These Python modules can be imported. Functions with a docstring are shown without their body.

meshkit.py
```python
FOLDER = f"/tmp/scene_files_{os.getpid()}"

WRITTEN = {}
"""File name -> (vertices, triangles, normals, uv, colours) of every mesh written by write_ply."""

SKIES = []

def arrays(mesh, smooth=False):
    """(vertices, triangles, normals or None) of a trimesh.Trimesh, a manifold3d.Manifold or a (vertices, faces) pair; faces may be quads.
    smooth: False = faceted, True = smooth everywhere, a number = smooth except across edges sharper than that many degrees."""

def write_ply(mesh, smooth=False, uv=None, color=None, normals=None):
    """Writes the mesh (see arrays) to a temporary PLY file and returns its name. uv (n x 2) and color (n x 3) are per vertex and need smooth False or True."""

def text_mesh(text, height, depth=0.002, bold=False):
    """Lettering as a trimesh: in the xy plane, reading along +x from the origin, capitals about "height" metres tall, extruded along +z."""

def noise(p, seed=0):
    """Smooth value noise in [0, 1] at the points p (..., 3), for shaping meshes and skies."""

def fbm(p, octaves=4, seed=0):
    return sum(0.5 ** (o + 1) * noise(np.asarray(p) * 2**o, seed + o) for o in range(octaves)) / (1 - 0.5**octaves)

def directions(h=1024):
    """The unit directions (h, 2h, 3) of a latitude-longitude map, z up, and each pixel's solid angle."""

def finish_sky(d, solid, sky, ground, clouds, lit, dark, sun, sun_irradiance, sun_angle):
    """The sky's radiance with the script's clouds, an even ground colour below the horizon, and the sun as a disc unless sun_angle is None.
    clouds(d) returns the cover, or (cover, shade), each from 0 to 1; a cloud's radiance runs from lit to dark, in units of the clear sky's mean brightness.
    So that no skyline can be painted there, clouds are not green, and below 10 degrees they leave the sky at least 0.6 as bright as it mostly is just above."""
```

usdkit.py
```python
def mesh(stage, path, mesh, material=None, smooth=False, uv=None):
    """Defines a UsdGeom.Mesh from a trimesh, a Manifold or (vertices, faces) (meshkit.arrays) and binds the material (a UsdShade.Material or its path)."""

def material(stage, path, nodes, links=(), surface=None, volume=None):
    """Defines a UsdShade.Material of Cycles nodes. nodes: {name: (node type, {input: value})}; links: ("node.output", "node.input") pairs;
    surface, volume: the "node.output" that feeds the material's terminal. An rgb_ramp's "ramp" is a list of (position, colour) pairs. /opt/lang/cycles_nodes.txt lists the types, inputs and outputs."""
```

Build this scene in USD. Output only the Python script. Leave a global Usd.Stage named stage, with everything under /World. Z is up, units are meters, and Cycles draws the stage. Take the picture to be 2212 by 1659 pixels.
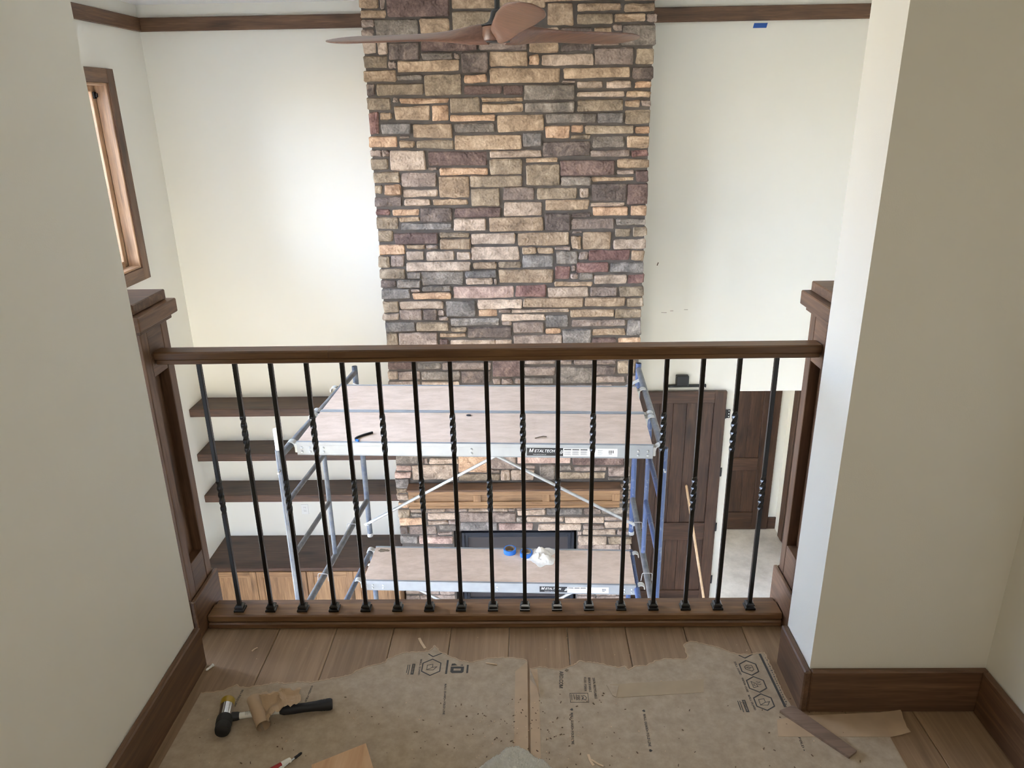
import math, random, json
import numpy as np, trimesh, manifold3d as m3
import usdkit, meshkit
from shapely.geometry import Polygon, LineString, Point
from shapely import affinity, union_all
from pxr import Usd, UsdGeom, UsdLux, UsdShade, Gf, Sdf
stage = Usd.Stage.CreateInMemory()
UsdGeom.Xform.Define(stage, '/World')
UsdGeom.Scope.Define(stage, '/World/Looks')

# ------------------------------------------------------------------ camera
FOC, PITCH, YAW, ROLL = 1616.977, 0.353258702, 0.0197252057, -0.0170666861
EYE = np.array([0.12569467, -2.24346913, 1.73999958])
def cam_axes():
    cp, sp, cy, sy, cr, sr = math.cos(PITCH), math.sin(PITCH), math.cos(YAW), math.sin(YAW), math.cos(ROLL), math.sin(ROLL)
    f = np.array([-sy*cp, cy*cp, -sp]); r = np.array([cy, sy, 0]); u = np.cross(r, f)
    return cr*r + sr*u, -sr*r + cr*u, f
CR, CU, CF = cam_axes()
cam = UsdGeom.Camera.Define(stage, '/World/Camera')
cam.AddTransformOp().Set(Gf.Matrix4d(*CR, 0, *CU, 0, *(-CF), 0, *EYE, 1))
cam.CreateHorizontalApertureAttr(36.0); cam.CreateFocalLengthAttr(36.0*FOC/2212); cam.CreateClippingRangeAttr((0.05, 200.0))
cam.CreateExposureAttr(0.12)

# ------------------------------------------------------------------ light: daylight through the windows of the great room
dome = UsdLux.DomeLight.Define(stage, '/World/Sky')
dome.CreateIntensityAttr(1.0)
SKYM = usdkit.material(stage, '/World/Looks/sky', {
    'tc': ('texture_coordinate', {}), 'sx': ('separate_xyz', {}),
    'mr': ('map_range', {'from_min': -0.03, 'from_max': 0.03, 'to_min': 0.0, 'to_max': 1.0, 'clamp': True}),
    'mx': ('mix_color', {'a': (16.5, 15.0, 12.4), 'b': (14.6, 18.2, 25.4)}),
    'bg': ('background_shader', {'strength': 1.0})},
    [('tc.generated', 'sx.vector'), ('sx.z', 'mr.value'), ('mr.result', 'mx.fac'), ('mx.result', 'bg.color')], surface='bg.background')
UsdShade.MaterialBindingAPI.Apply(dome.GetPrim()).Bind(SKYM)
# fill lamp added behind the viewer to brighten the loft
lamp = UsdLux.DiskLight.Define(stage, '/World/LoftLamp')
lamp.CreateRadiusAttr(.14); lamp.CreateIntensityAttr(78.0); lamp.CreateColorAttr(Gf.Vec3f(1.0, .95, .85))
lamp.AddTranslateOp().Set(Gf.Vec3d(.25, -2.95, 2.53))


# ------------------------------------------------------------------ helpers
RND = random.Random(7)
used = {}
def fresh(parent, name):
    k = parent + '/' + name; n = used.get(k, -1) + 1; used[k] = n
    return k if n == 0 else '%s_%03d' % (k, n)
def setd(prim, **kw):
    for k, v in kw.items():
        if v: prim.SetCustomDataByKey(k, v)
class Thing:
    def __init__(s, name, label, cat, loc=(0, 0, 0), group=None, kind=None, rotz=0.0):
        s.path = fresh('/World', name); s.loc = np.array(loc, float); s.rz = rotz
        x = UsdGeom.Xform.Define(stage, s.path); x.AddTranslateOp().Set(Gf.Vec3d(*map(float, loc)))
        if rotz: x.AddRotateZOp().Set(math.degrees(rotz))
        setd(x.GetPrim(), label=label, category=cat, group=group, kind=kind)
    def local(s, mesh):
        m = mesh.copy(); v = np.array(m.vertices) - s.loc
        c, n = math.cos(-s.rz), math.sin(-s.rz)
        m.vertices = np.stack([c*v[:, 0]-n*v[:, 1], n*v[:, 0]+c*v[:, 1], v[:, 2]], -1)
        return m
    def part(s, name, mesh, mat, label=None, smooth=False, kind=None, world=True, under=None):
        p = fresh(under or s.path, name)
        usdkit.mesh(stage, p, s.local(mesh) if world else mesh, mat, smooth=smooth)
        setd(stage.GetPrimAtPath(p), label=label, kind=kind)
        return p
def solo(name, mesh, mat, label, cat, smooth=False, group=None, kind=None):
    p = fresh('/World', name)
    c = (mesh.bounds[0] + mesh.bounds[1]) / 2; c[2] = mesh.bounds[0][2]
    m = mesh.copy(); m.apply_translation(-c)
    g = usdkit.mesh(stage, p, m, mat, smooth=smooth); g.AddTranslateOp().Set(Gf.Vec3d(*map(float, c)))
    setd(g.GetPrim(), label=label, category=cat, group=group, kind=kind)
    return p
def cat(*ms):
    L = []
    for m in ms: L += list(m) if isinstance(m, (list, tuple)) else [m]
    return trimesh.util.concatenate(L)
def fix(m):
    m.merge_vertices(); trimesh.repair.fix_normals(m); return m
def cb(x0, x1, y0, y1, z0, z1, c=0.003):
    """A box with chamfered edges."""
    x0, x1 = min(x0, x1), max(x0, x1); y0, y1 = min(y0, y1), max(y0, y1); z0, z1 = min(z0, z1), max(z0, z1)
    c = min(c, (x1-x0)*.4, (y1-y0)*.4, (z1-z0)*.4)
    if c <= 0:
        return trimesh.creation.box(bounds=[[x0, y0, z0], [x1, y1, z1]])
    P = []
    for i in (0, 1):
        for j in (0, 1):
            for k in (0, 1):
                X, Y, Z = (x0, x1)[i], (y0, y1)[j], (z0, z1)[k]; sx, sy, sz = (1, -1)[i]*c, (1, -1)[j]*c, (1, -1)[k]*c
                P += [[X, Y+sy, Z+sz], [X+sx, Y, Z+sz], [X+sx, Y+sy, Z]]
    return trimesh.convex.convex_hull(np.array(P))
def bx(x0, x1, y0, y1, z0, z1): return cb(x0, x1, y0, y1, z0, z1, 0)
def holed(b, *holes):
    """Box (x0,x1,y0,y1,z0,z1) minus boxes."""
    def mk(q):
        return m3.Manifold.cube([q[1]-q[0], q[3]-q[2], q[5]-q[4]]).translate([q[0], q[2], q[4]])
    m = mk(b)
    for h in holes: m = m - mk(h)
    t = m.to_mesh()
    return trimesh.Trimesh(np.array(t.vert_properties[:, :3]), np.array(t.tri_verts), process=False)
def frames(pts, up=None):
    p = np.asarray(pts, float); t = np.gradient(p, axis=0); t /= np.linalg.norm(t, axis=1, keepdims=True)
    a = np.zeros_like(p); ref = np.array(up if up is not None else ([0, 0, 1.0] if abs(t[0, 2]) < .9 else [1.0, 0, 0]))
    for i in range(len(p)):
        r = ref - t[i]*(ref@t[i]); r /= np.linalg.norm(r); a[i] = r; ref = r
    return p, t, a, np.cross(t, a)
def sweep(pts, sec, up=None, cap=True, scale=None):
    """Section sec (n,2) swept along pts."""
    p, t, a, b = frames(pts, up); sec = np.asarray(sec, float); n, m = len(sec), len(p)
    sc = np.ones(m) if scale is None else np.asarray(scale)
    v = (p[:, None] + sc[:, None, None]*(sec[None, :, 0, None]*b[:, None] + sec[None, :, 1, None]*a[:, None])).reshape(-1, 3)
    f = []
    for i in range(m-1):
        for j in range(n):
            k = (j+1) % n; q = [i*n+j, i*n+k, (i+1)*n+k, (i+1)*n+j]; f += [[q[0], q[1], q[2]], [q[0], q[2], q[3]]]
    if cap:
        v = np.vstack([v, p[0], p[-1]]); c0, c1 = m*n, m*n+1
        for j in range(n):
            k = (j+1) % n; f += [[c0, k, j], [c1, (m-1)*n+j, (m-1)*n+k]]
    return fix(trimesh.Trimesh(v, np.array(f), process=False))
def circ(r, n=16):
    a = np.arange(n)*2*math.pi/n; return np.stack([r*np.cos(a), r*np.sin(a)], -1)
def rod(a, b, r, n=16): return sweep([a, b], circ(r, n))
def pipe(pts, r, n=14, **k): return sweep(pts, circ(r, n), **k)
def lathe(prof, n=32, axis=(0, 0, 1), at=(0, 0, 0), sides_rot=0.0):
    pr = np.asarray(prof, float); a = np.arange(n)*2*math.pi/n + sides_rot; m = len(pr)
    v = np.stack([pr[:, None, 0]*np.cos(a), pr[:, None, 0]*np.sin(a), np.repeat(pr[:, 1, None], n, 1)], -1).reshape(-1, 3); f = []
    for i in range(m-1):
        for j in range(n):
            k = (j+1) % n; f += [[i*n+j, i*n+k, (i+1)*n+k], [i*n+j, (i+1)*n+k, (i+1)*n+j]]
    v = np.vstack([v, [0, 0, pr[0, 1]], [0, 0, pr[-1, 1]]])
    for j in range(n):
        k = (j+1) % n; f += [[m*n, k, j], [m*n+1, (m-1)*n+j, (m-1)*n+k]]
    t = trimesh.Trimesh(v, np.array(f), process=False)
    z = np.array(axis, float); z /= np.linalg.norm(z)
    if abs(z[2]) < .999999:
        M = trimesh.geometry.align_vectors([0, 0, 1], z); t.apply_transform(M)
    t.apply_translation(at); return fix(t)
def bend(pts, r, n=7):
    """Polyline with rounded corners of radius r."""
    P = [np.array(q, float) for q in pts]; out = [P[0]]
    for i in range(1, len(P)-1):
        a, b, c = P[i-1], P[i], P[i+1]; u = (a-b)/np.linalg.norm(a-b); w = (c-b)/np.linalg.norm(c-b)
        for k in range(n+1):
            s = k/n; out.append(b + u*r*(1-s)**2 + w*r*s**2)
    return out + [P[-1]]
def xy(poly, z0, z1):
    """Shapely polygon(s) in the floor plane, extruded from z0 to z1."""
    g = [q for q in getattr(poly, 'geoms', [poly]) if q.geom_type == 'Polygon' and q.area > 1e-9]
    m = cat([trimesh.creation.extrude_polygon(q, z1-z0, engine='earcut') for q in g]); m.apply_translation([0, 0, z0]); return m
def text(s, h, pos, dx, up, depth=0.0004, width=None, bold=False, shear=0.0):
    """Lettering at pos reading along dx with capitals pointing along up, as long as width if given."""
    m = meshkit.text_mesh(s, h, depth, bold); v = np.array(m.vertices)
    if shear: v[:, 0] += v[:, 1]*shear
    if width: v[:, 0] *= width / v[:, 0].max()
    dx, up = np.array(dx, float), np.array(up, float); dx /= np.linalg.norm(dx); up -= dx*(up@dx); up /= np.linalg.norm(up); n = np.cross(dx, up)
    m.vertices = np.array(pos) + v[:, :1]*dx + v[:, 1:2]*up + v[:, 2:]*n
    return m
def s2l(c): return tuple(((x/255)/12.92 if x <= 10 else ((x/255+.055)/1.055)**2.4) for x in c)

# ------------------------------------------------------------------ materials
LK = '/World/Looks/'
def mat_plain(name, col, rough=.5, metal=0.0, bump=0.0, bscale=200, vary=0.0, vscale=6, spec=.5):
    c = s2l(col); nodes = {'g': ('geometry', {}), 'p': ('principled_bsdf', {'base_color': c, 'roughness': rough, 'metallic': metal, 'specular_ior_level': spec})}; links = []
    if vary:
        nodes['n'] = ('noise_texture', {'scale': vscale, 'detail': 4.0}); nodes['r'] = ('rgb_ramp', {'ramp': [(.3, tuple(x*(1-vary) for x in c)), (.7, tuple(min(1, x*(1+vary)) for x in c))]})
        links += [('g.position', 'n.vector'), ('n.fac', 'r.fac'), ('r.color', 'p.base_color')]
    if bump:
        nodes['bn'] = ('noise_texture', {'scale': bscale, 'detail': 3.0}); nodes['b'] = ('bump', {'strength': bump, 'distance': .002})
        links += [('g.position', 'bn.vector'), ('bn.fac', 'b.height'), ('b.normal', 'p.normal')]
    return usdkit.material(stage, LK+name, nodes, links, surface='p.BSDF')
def mat_wood(name, dark, mid, light, axis=0, rough=.45, grain=70, knots=True, rnd=.0, bump=.15, along=.07):
    """Stained timber: grain runs along one world axis; knots are scattered dark swirls."""
    sc = [grain]*3; sc[axis] = grain*along
    ks = [5.0]*3; ks[axis] = 1.6
    nodes = {'g': ('geometry', {}), 'oi': ('object_info', {}),
        'off': ('vector_math', {'math_type': 'multiply_add', 'vector2': (1, 1, 1)}), 'cmb': ('combine_xyz', {}), 'm7': ('math', {'math_type': 'multiply', 'value2': 17.0}),
        'mp': ('mapping', {'scale': tuple(sc)}), 'mb': ('mapping', {'scale': tuple(x*.12 for x in sc)}), 'mk': ('mapping', {'scale': tuple(ks)}),
        'n': ('noise_texture', {'scale': 1.0, 'detail': 5.0, 'roughness': .6, 'distortion': .6}),
        'n2': ('noise_texture', {'scale': 1.0, 'detail': 3.0, 'distortion': 1.2}),
        'v': ('voronoi_texture', {'scale': 1.0, 'randomness': 1.0}),
        'kr': ('map_range', {'from_min': .05, 'from_max': .26 if knots else .0001, 'to_min': 1.0, 'to_max': 0.0, 'clamp': True}),
        'mix': ('mix_float', {'fac': .45}), 'r': ('rgb_ramp', {'ramp': [(.28, s2l(dark)), (.5, s2l(mid)), (.74, s2l(light))]}),
        'kd': ('mix_color', {'b': tuple(x*.35 for x in s2l(dark))}), 'km': ('math', {'math_type': 'multiply', 'value2': .75 if knots else 0.0}),
        'hv': ('hsv', {'saturation': 1.0}), 'vr': ('map_range', {'from_min': 0.0, 'from_max': 1.0, 'to_min': 1.0-rnd, 'to_max': 1.0+rnd}),
        'b': ('bump', {'strength': bump, 'distance': .001}), 'p': ('principled_bsdf', {'roughness': rough})}
    links = [('oi.random', 'm7.value1'), ('m7.value', 'cmb.x'), ('m7.value', 'cmb.y'), ('m7.value', 'cmb.z'), ('g.position', 'off.vector1'), ('cmb.vector', 'off.vector3'),
        ('off.vector', 'mp.vector'), ('off.vector', 'mb.vector'), ('off.vector', 'mk.vector'), ('mp.vector', 'n.vector'), ('mb.vector', 'n2.vector'), ('mk.vector', 'v.vector'),
        ('n.fac', 'mix.a'), ('n2.fac', 'mix.b'), ('mix.result', 'r.fac'), ('v.distance', 'kr.value'), ('kr.result', 'km.value1'), ('km.value', 'kd.fac'), ('r.color', 'kd.a'),
        ('oi.random', 'vr.value'), ('vr.result', 'hv.value'), ('kd.result', 'hv.color'), ('hv.color', 'p.base_color'), ('n.fac', 'b.height'), ('b.normal', 'p.normal')]
    return usdkit.material(stage, LK+name, nodes, links, surface='p.BSDF')
def mat_stone(name, a, b, c):
    """Cut ledge stone: two-scale mottling, rough split face, each stone a little different."""
    nodes = {'g': ('geometry', {}), 'oi': ('object_info', {}), 'm7': ('math', {'math_type': 'multiply', 'value2': 31.0}), 'cmb': ('combine_xyz', {}), 'off': ('vector_math', {'math_type': 'add'}),
        'n': ('noise_texture', {'scale': 9.0, 'detail': 6.0, 'roughness': .65, 'distortion': .8}), 'n2': ('noise_texture', {'scale': 70.0, 'detail': 4.0, 'roughness': .7}),
        'mix': ('mix_float', {'fac': .3}), 'r': ('rgb_ramp', {'ramp': [(.34, s2l(tuple(x*.86 for x in a))), (.5, s2l(b)), (.65, s2l(tuple(min(250, x*1.07) for x in c)))]}),
        'vr': ('map_range', {'from_min': 0.0, 'from_max': 1.0, 'to_min': .86, 'to_max': 1.16}), 'hv': ('hsv', {}),
        'n3': ('noise_texture', {'scale': 34.0, 'detail': 7.0, 'roughness': .62, 'type': 'ridged_multifractal'}),
        'b': ('bump', {'strength': .9, 'distance': .012}), 'b2': ('bump', {'strength': .7, 'distance': .003}), 'p': ('principled_bsdf', {'roughness': .82})}
    links = [('oi.random', 'm7.value1'), ('m7.value', 'cmb.x'), ('m7.value', 'cmb.z'), ('g.position', 'off.vector1'), ('cmb.vector', 'off.vector2'),
        ('off.vector', 'n.vector'), ('off.vector', 'n2.vector'), ('off.vector', 'n3.vector'), ('n.fac', 'mix.a'), ('n2.fac', 'mix.b'), ('mix.result', 'r.fac'),
        ('oi.random', 'vr.value'), ('vr.result', 'hv.value'), ('r.color', 'hv.color'), ('hv.color', 'p.base_color'), ('n3.fac', 'b.height'), ('n2.fac', 'b2.height'), ('b.normal', 'b2.normal'), ('b2.normal', 'p.normal')]
    return usdkit.material(stage, LK+name, nodes, links, surface='p.BSDF')
def mat_two(name, c1, c2, scale, lo, hi, rough=.45, metal1=0.0, metal2=0.0, bump=.1, stretch=(1, 1, 1)):
    """Two tones worn into each other (paint over steel, dirty plywood)."""
    nodes = {'g': ('geometry', {}), 'mp': ('mapping', {'scale': stretch}), 'n': ('noise_texture', {'scale': scale, 'detail': 6.0, 'roughness': .68}), 'r': ('map_range', {'from_min': lo, 'from_max': hi, 'to_min': 0.0, 'to_max': 1.0, 'clamp': True}),
        'm': ('mix_color', {'a': s2l(c1), 'b': s2l(c2)}), 'mm': ('mix_float', {'a': metal1, 'b': metal2}), 'b': ('bump', {'strength': bump, 'distance': .001}), 'p': ('principled_bsdf', {'roughness': rough})}
    links = [('g.position', 'mp.vector'), ('mp.vector', 'n.vector'), ('n.fac', 'r.value'), ('r.result', 'm.fac'), ('m.result', 'p.base_color'), ('r.result', 'mm.fac'), ('mm.result', 'p.metallic'), ('n.fac', 'b.height'), ('b.normal', 'p.normal')]
    return usdkit.material(stage, LK+name, nodes, links, surface='p.BSDF')

M = {}
M['wall'] = mat_plain('wall_paint', (231, 227, 214), .62, bump=.12, bscale=260, spec=.3)
M['ceil'] = mat_plain('ceiling_paint', (236, 235, 230), .7, spec=.3)
for i, ax in enumerate('xyz'):
    M['wood_'+ax] = mat_wood('stained_wood_'+ax, (60, 42, 29), (98, 71, 50), (136, 102, 75), i)
    M['rail_'+ax] = mat_wood('handrail_wood_'+ax, (66, 44, 27), (106, 74, 46), (140, 104, 68), i, knots=False, rough=.38)
    M['door_'+ax] = mat_wood('door_wood_'+ax, (42, 28, 19), (70, 48, 34), (100, 73, 54), i, rnd=.12)
    M['jamb_'+ax] = mat_wood('jamb_wood_'+ax, (128, 100, 78), (190, 152, 116), (216, 184, 148), i, along=.05)  # paler than the trim stain: daylight on jambs and sashes painted into the colour
    M['warm_'+ax] = mat_wood('cabinet_wood_'+ax, (98, 71, 46), (146, 110, 75), (184, 146, 104), i, rnd=.10)
M['floor'] = mat_wood('floor_wood', (114, 90, 67), (142, 115, 87), (170, 141, 110), 1, rough=.5, grain=55, rnd=.10, knots=False, along=.05)
M['black'] = mat_plain('black_iron', (15, 14, 13), .24, bump=.0, spec=.6)
M['matte_black'] = mat_plain('matte_black', (26, 26, 26), .55)
M['fire_black'] = mat_plain('fireplace_black', (28, 30, 36), .4)
M['fire_glass'] = mat_plain('fireplace_glass', (62, 56, 54), .12)
M['mortar'] = mat_plain('mortar', (92, 84, 76), .95, bump=.5, bscale=180, vary=.18, vscale=14)
SC = dict(T=((142, 116, 86), (180, 152, 118), (206, 182, 148)), B=((158, 136, 114), (190, 168, 145), (214, 196, 174)), K=((124, 107, 84), (156, 138, 111), (186, 168, 139)),
    M=((124, 106, 96), (152, 134, 121), (182, 165, 150)), G=((104, 96, 86), (136, 127, 115), (172, 163, 149)), O=((172, 128, 92), (204, 162, 122), (224, 192, 154)),
    D=((82, 72, 66), (112, 98, 90), (146, 130, 118)), S=((98, 94, 90), (128, 124, 119), (164, 159, 152)), P=((90, 68, 62), (118, 93, 85), (148, 122, 110)),
    R=((110, 72, 66), (140, 98, 90), (168, 128, 116)), V=((160, 128, 116), (190, 158, 144), (214, 188, 172)))
def soft(c, k=.70, g=.96):
    m = sum(c)/3; return tuple(g*(m + (x-m)*k)*w for x, w in zip(c, (1.035, .985, .935)))
SC = {k: tuple(soft(c) for c in v) for k, v in SC.items()}
for k, v in SC.items(): M['st'+k] = mat_stone('ledge_stone_'+dict(T='tan', B='beige', K='khaki', M='mauve', G='grey', O='orange', D='dark', S='slate', P='plum', R='rust', V='rose')[k], *v)
M['tube_grey'] = mat_two('worn_grey_tube', (74, 84, 102), (118, 122, 126), 9, .36, .66, .40, .1, .4)
M['tube_bar'] = mat_two('dull_steel_bar', (92, 95, 100), (128, 130, 131), 14, .36, .66, .42, .2, .4)
M['tube_blue'] = mat_two('worn_blue_tube', (66, 84, 124), (138, 146, 158), 26, .56, .74, .42, .0, .4)
M['galv'] = mat_plain('galvanised_steel', (190, 192, 192), .38, .75, vary=.12, vscale=30)
M['alu'] = mat_plain('aluminium', (158, 161, 162), .48, .55, vary=.06, vscale=12)
M['cast'] = mat_plain('cast_hook', (196, 196, 190), .5, .4)
M['ply'] = mat_two('dusty_plywood', (194, 170, 148), (213, 190, 169), 7, .35, .65, .85, bump=.06, stretch=(1, 2.2, 1))
M['kraft'] = mat_two('kraft_paper', (158, 140, 117), (176, 158, 134), 26, .35, .65, .85, bump=.3)
M['ftape'] = mat_plain('faint_kraft_tape', (166, 146, 118), .7, vary=.05, vscale=20)
M['ktape'] = mat_plain('kraft_tape', (178, 152, 122), .55, vary=.06, vscale=20)
M['ink'] = mat_plain('print_ink', (66, 64, 60), .7)
M['white_ink'] = mat_plain('white_ink', (236, 236, 234), .6)
M['label_black'] = mat_plain('label_black', (22, 22, 24), .5)
M['grey_ink'] = mat_plain('grey_ink', (120, 120, 118), .6)
M['white'] = mat_plain('white_plastic', (232, 230, 222), .4)
M['cloth'] = mat_plain('white_cloth', (226, 220, 208), .95, bump=.5, bscale=420, vary=.08, vscale=24)
M['terry'] = mat_plain('terry_cloth', (224, 221, 212), 1.0, bump=1.0, bscale=620, vary=.07, vscale=60)
M['blue_tape'] = mat_plain('blue_tape', (48, 112, 190), .55)
M['paint_tape'] = mat_plain('painters_tape', (34, 84, 160), .6)
M['core'] = mat_plain('tape_core', (120, 104, 84), .8)
M['rubber'] = mat_plain('black_rubber', (30, 29, 28), .75, bump=.5, bscale=150)
M['grip'] = mat_plain('black_grip', (24, 26, 32), .6)
M['chrome'] = mat_plain('chrome', (205, 205, 205), .14, 1.0)
M['amber'] = mat_plain('amber_plastic', (150, 122, 30), .3)
M['red'] = mat_plain('red_plastic', (150, 34, 34), .4)
M['dust_floor'] = mat_two('dusty_floor_sheet', (166, 158, 148), (198, 191, 181), 2.6, .35, .65, .85, bump=.15)
M['shaving'] = mat_plain('wood_shaving', (206, 178, 146), .8)
M['speck'] = mat_plain('dark_speck', (98, 78, 60), .9)
M['fan'] = mat_wood('fan_wood', (84, 56, 42), (112, 77, 58), (142, 100, 74), 0, knots=False, rough=.34, grain=60)
M['pale'] = mat_wood('pale_wood', (170, 128, 88), (196, 154, 112), (214, 178, 138), 1, knots=False, grain=45)
M['pole'] = mat_wood('pole_wood', (176, 140, 100), (200, 166, 126), (218, 190, 154), 2, knots=False)
M['stick'] = mat_wood('stick_wood', (98, 80, 66), (130, 108, 92), (150, 128, 110), 0, knots=False, grain=90)
M['pane'] = usdkit.material(stage, LK+'window_pane', {'f': ('fresnel', {'IOR': 1.45}), 't': ('transparent_bsdf', {}), 'g': ('glossy_bsdf', {'roughness': .02}), 'm': ('mix_closure', {})}, [('f.fac', 'm.fac'), ('t.BSDF', 'm.closure1'), ('g.BSDF', 'm.closure2')], surface='m.closure')
M['ground'] = mat_plain('outdoor_ground', (150, 135, 112), .95)
# ------------------------------------------------------------------ the setting
XL, XR, YW, ZF, ZC = -3.0, 3.6, 4.45, -3.25, 2.57       # great room: left, right and back wall, its floor, the ceiling
LX, RX, YE = -0.976, 0.968, -0.222                      # loft walls either side of the railing and where they end
def struct(name, mesh, mat, label, cat_, smooth=False): return solo(name, mesh, mat, label, cat_, smooth, kind='structure')
t = Thing('wall_left', 'tall pale left wall of the room below with the window in it', 'wall', (XL, 2, ZF), kind='structure')
t.part('plaster', holed((XL-.2, XL, -3.6, YW+.12, ZF, ZC), (XL-.3, XL+.1, .1, 3.76, .57, 1.965), (XL-.3, XL+.1, .1, 3.15, ZF+.08, -.62), (XL-.3, XL+.1, -3.2, -.3, ZF+.08, -.62)), M['wall'])
t = Thing('wall_back', 'pale back wall carrying the stone chimney, shelves and the doorway', 'wall', (0, YW, ZF), kind='structure')
t.part('plaster', holed((XL-.2, 3.9, YW, YW+.12, ZF, ZC), (2.132, 3.2, YW-.1, YW+.3, ZF-.1, -.825)), M['wall'])
sc = []
for x, z, w, h, a in ((1.32, .405, .008, .030, .35), (1.40, -.045, .05, .003, .05), (1.47, -.03, .03, .003, -.04), (1.60, -.02, .035, .003, .02)):
    q = cb(-w/2, w/2, -.0004, .0004, -h/2, h/2, 0); q.apply_transform(trimesh.transformations.rotation_matrix(a, [0, 1, 0])); q.apply_translation([x, YW-.0004, z]); sc.append(q)
for q in sc: t.part('scuff_mark', q, M['speck'])
struct('wall_right', bx(XR, XR+.2, -3.6, YW, ZF, ZC), M['wall'], 'right-hand wall of the room below, mostly out of sight', 'wall')
# loft side walls, corner pier and the front walls that carry on from them
struct('wall_loft_left', cat(bx(LX-.12, LX, -3.6, YE, 0, ZC), bx(XL, LX-.12, YE-.12, YE, 0, ZC)), M['wall'], 'beige wall filling the left edge of the view beside the railing', 'wall')
struct('wall_loft_right', cat(bx(RX, 1.49, -.42, YE, 0, ZC), bx(1.49, XR, YE-.12, YE, 0, ZC)), M['wall'], 'wall end at right with a bright left face and a shaded face towards us', 'wall')
struct('wall_loft_side', bx(1.49, 1.61, -3.6, YE-.12, 0, ZC), M['wall'], 'shaded wall at the far right edge beyond the inside corner', 'wall')
struct('wall_loft_rear', bx(LX-.12, 1.61, -3.72, -3.6, 0, ZC), M['wall'], 'wall behind the viewer closing the loft', 'wall')
struct('wall_front', holed((XL, XR, -3.72, -3.6, ZF, -.35), (-2.8, -.9, -3.8, -3.5, ZF+.08, -.6)), M['wall'], 'wall under the loft facing the chimney', 'wall')
struct('ceiling', bx(XL-.2, 3.9, -3.72, YW+.12, ZC, ZC+.12), M['ceil'], 'white ceiling seen as a strip at the top left', 'ceiling')
struct('loft_slab', cat(bx(XL, XR, -3.6, .115, -.35, -.0125)), M['wall'], 'edge of the loft floor under the railing', 'floor structure')
# loft floor: wide oak planks, each its own board
t = Thing('floor_1', 'loft floor of wide brown oak planks showing in front of the railing', 'floor', (0, 0, 0), kind='structure')
for i in range(-5, 8):
    x0 = .0575 + .2058*(i-1); x1 = x0 + .2058
    x0, x1 = (-1.24 if i == -4 else max(x0, LX-.002)), min(x1, 1.49)
    if x1-x0 < .02: continue
    ends = [-3.6, -2.2+.37*((i*5) % 4), YE-.0 if False else .03]
    for a, b in zip(ends[:-1], ends[1:]):
        dz = RND.uniform(-.0006, 0)
        t.part('plank', cb(x0+.0007, x1-.0007, a+.0007, b, -.0125, dz, .0022), M['floor'])
solo('floor_2', bx(XL, 3.9, -3.6, 6.1, ZF-.1, ZF), M['dust_floor'], 'dusty pale sheet over the floor below, seen through the doorway', 'floor', kind='structure')
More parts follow.
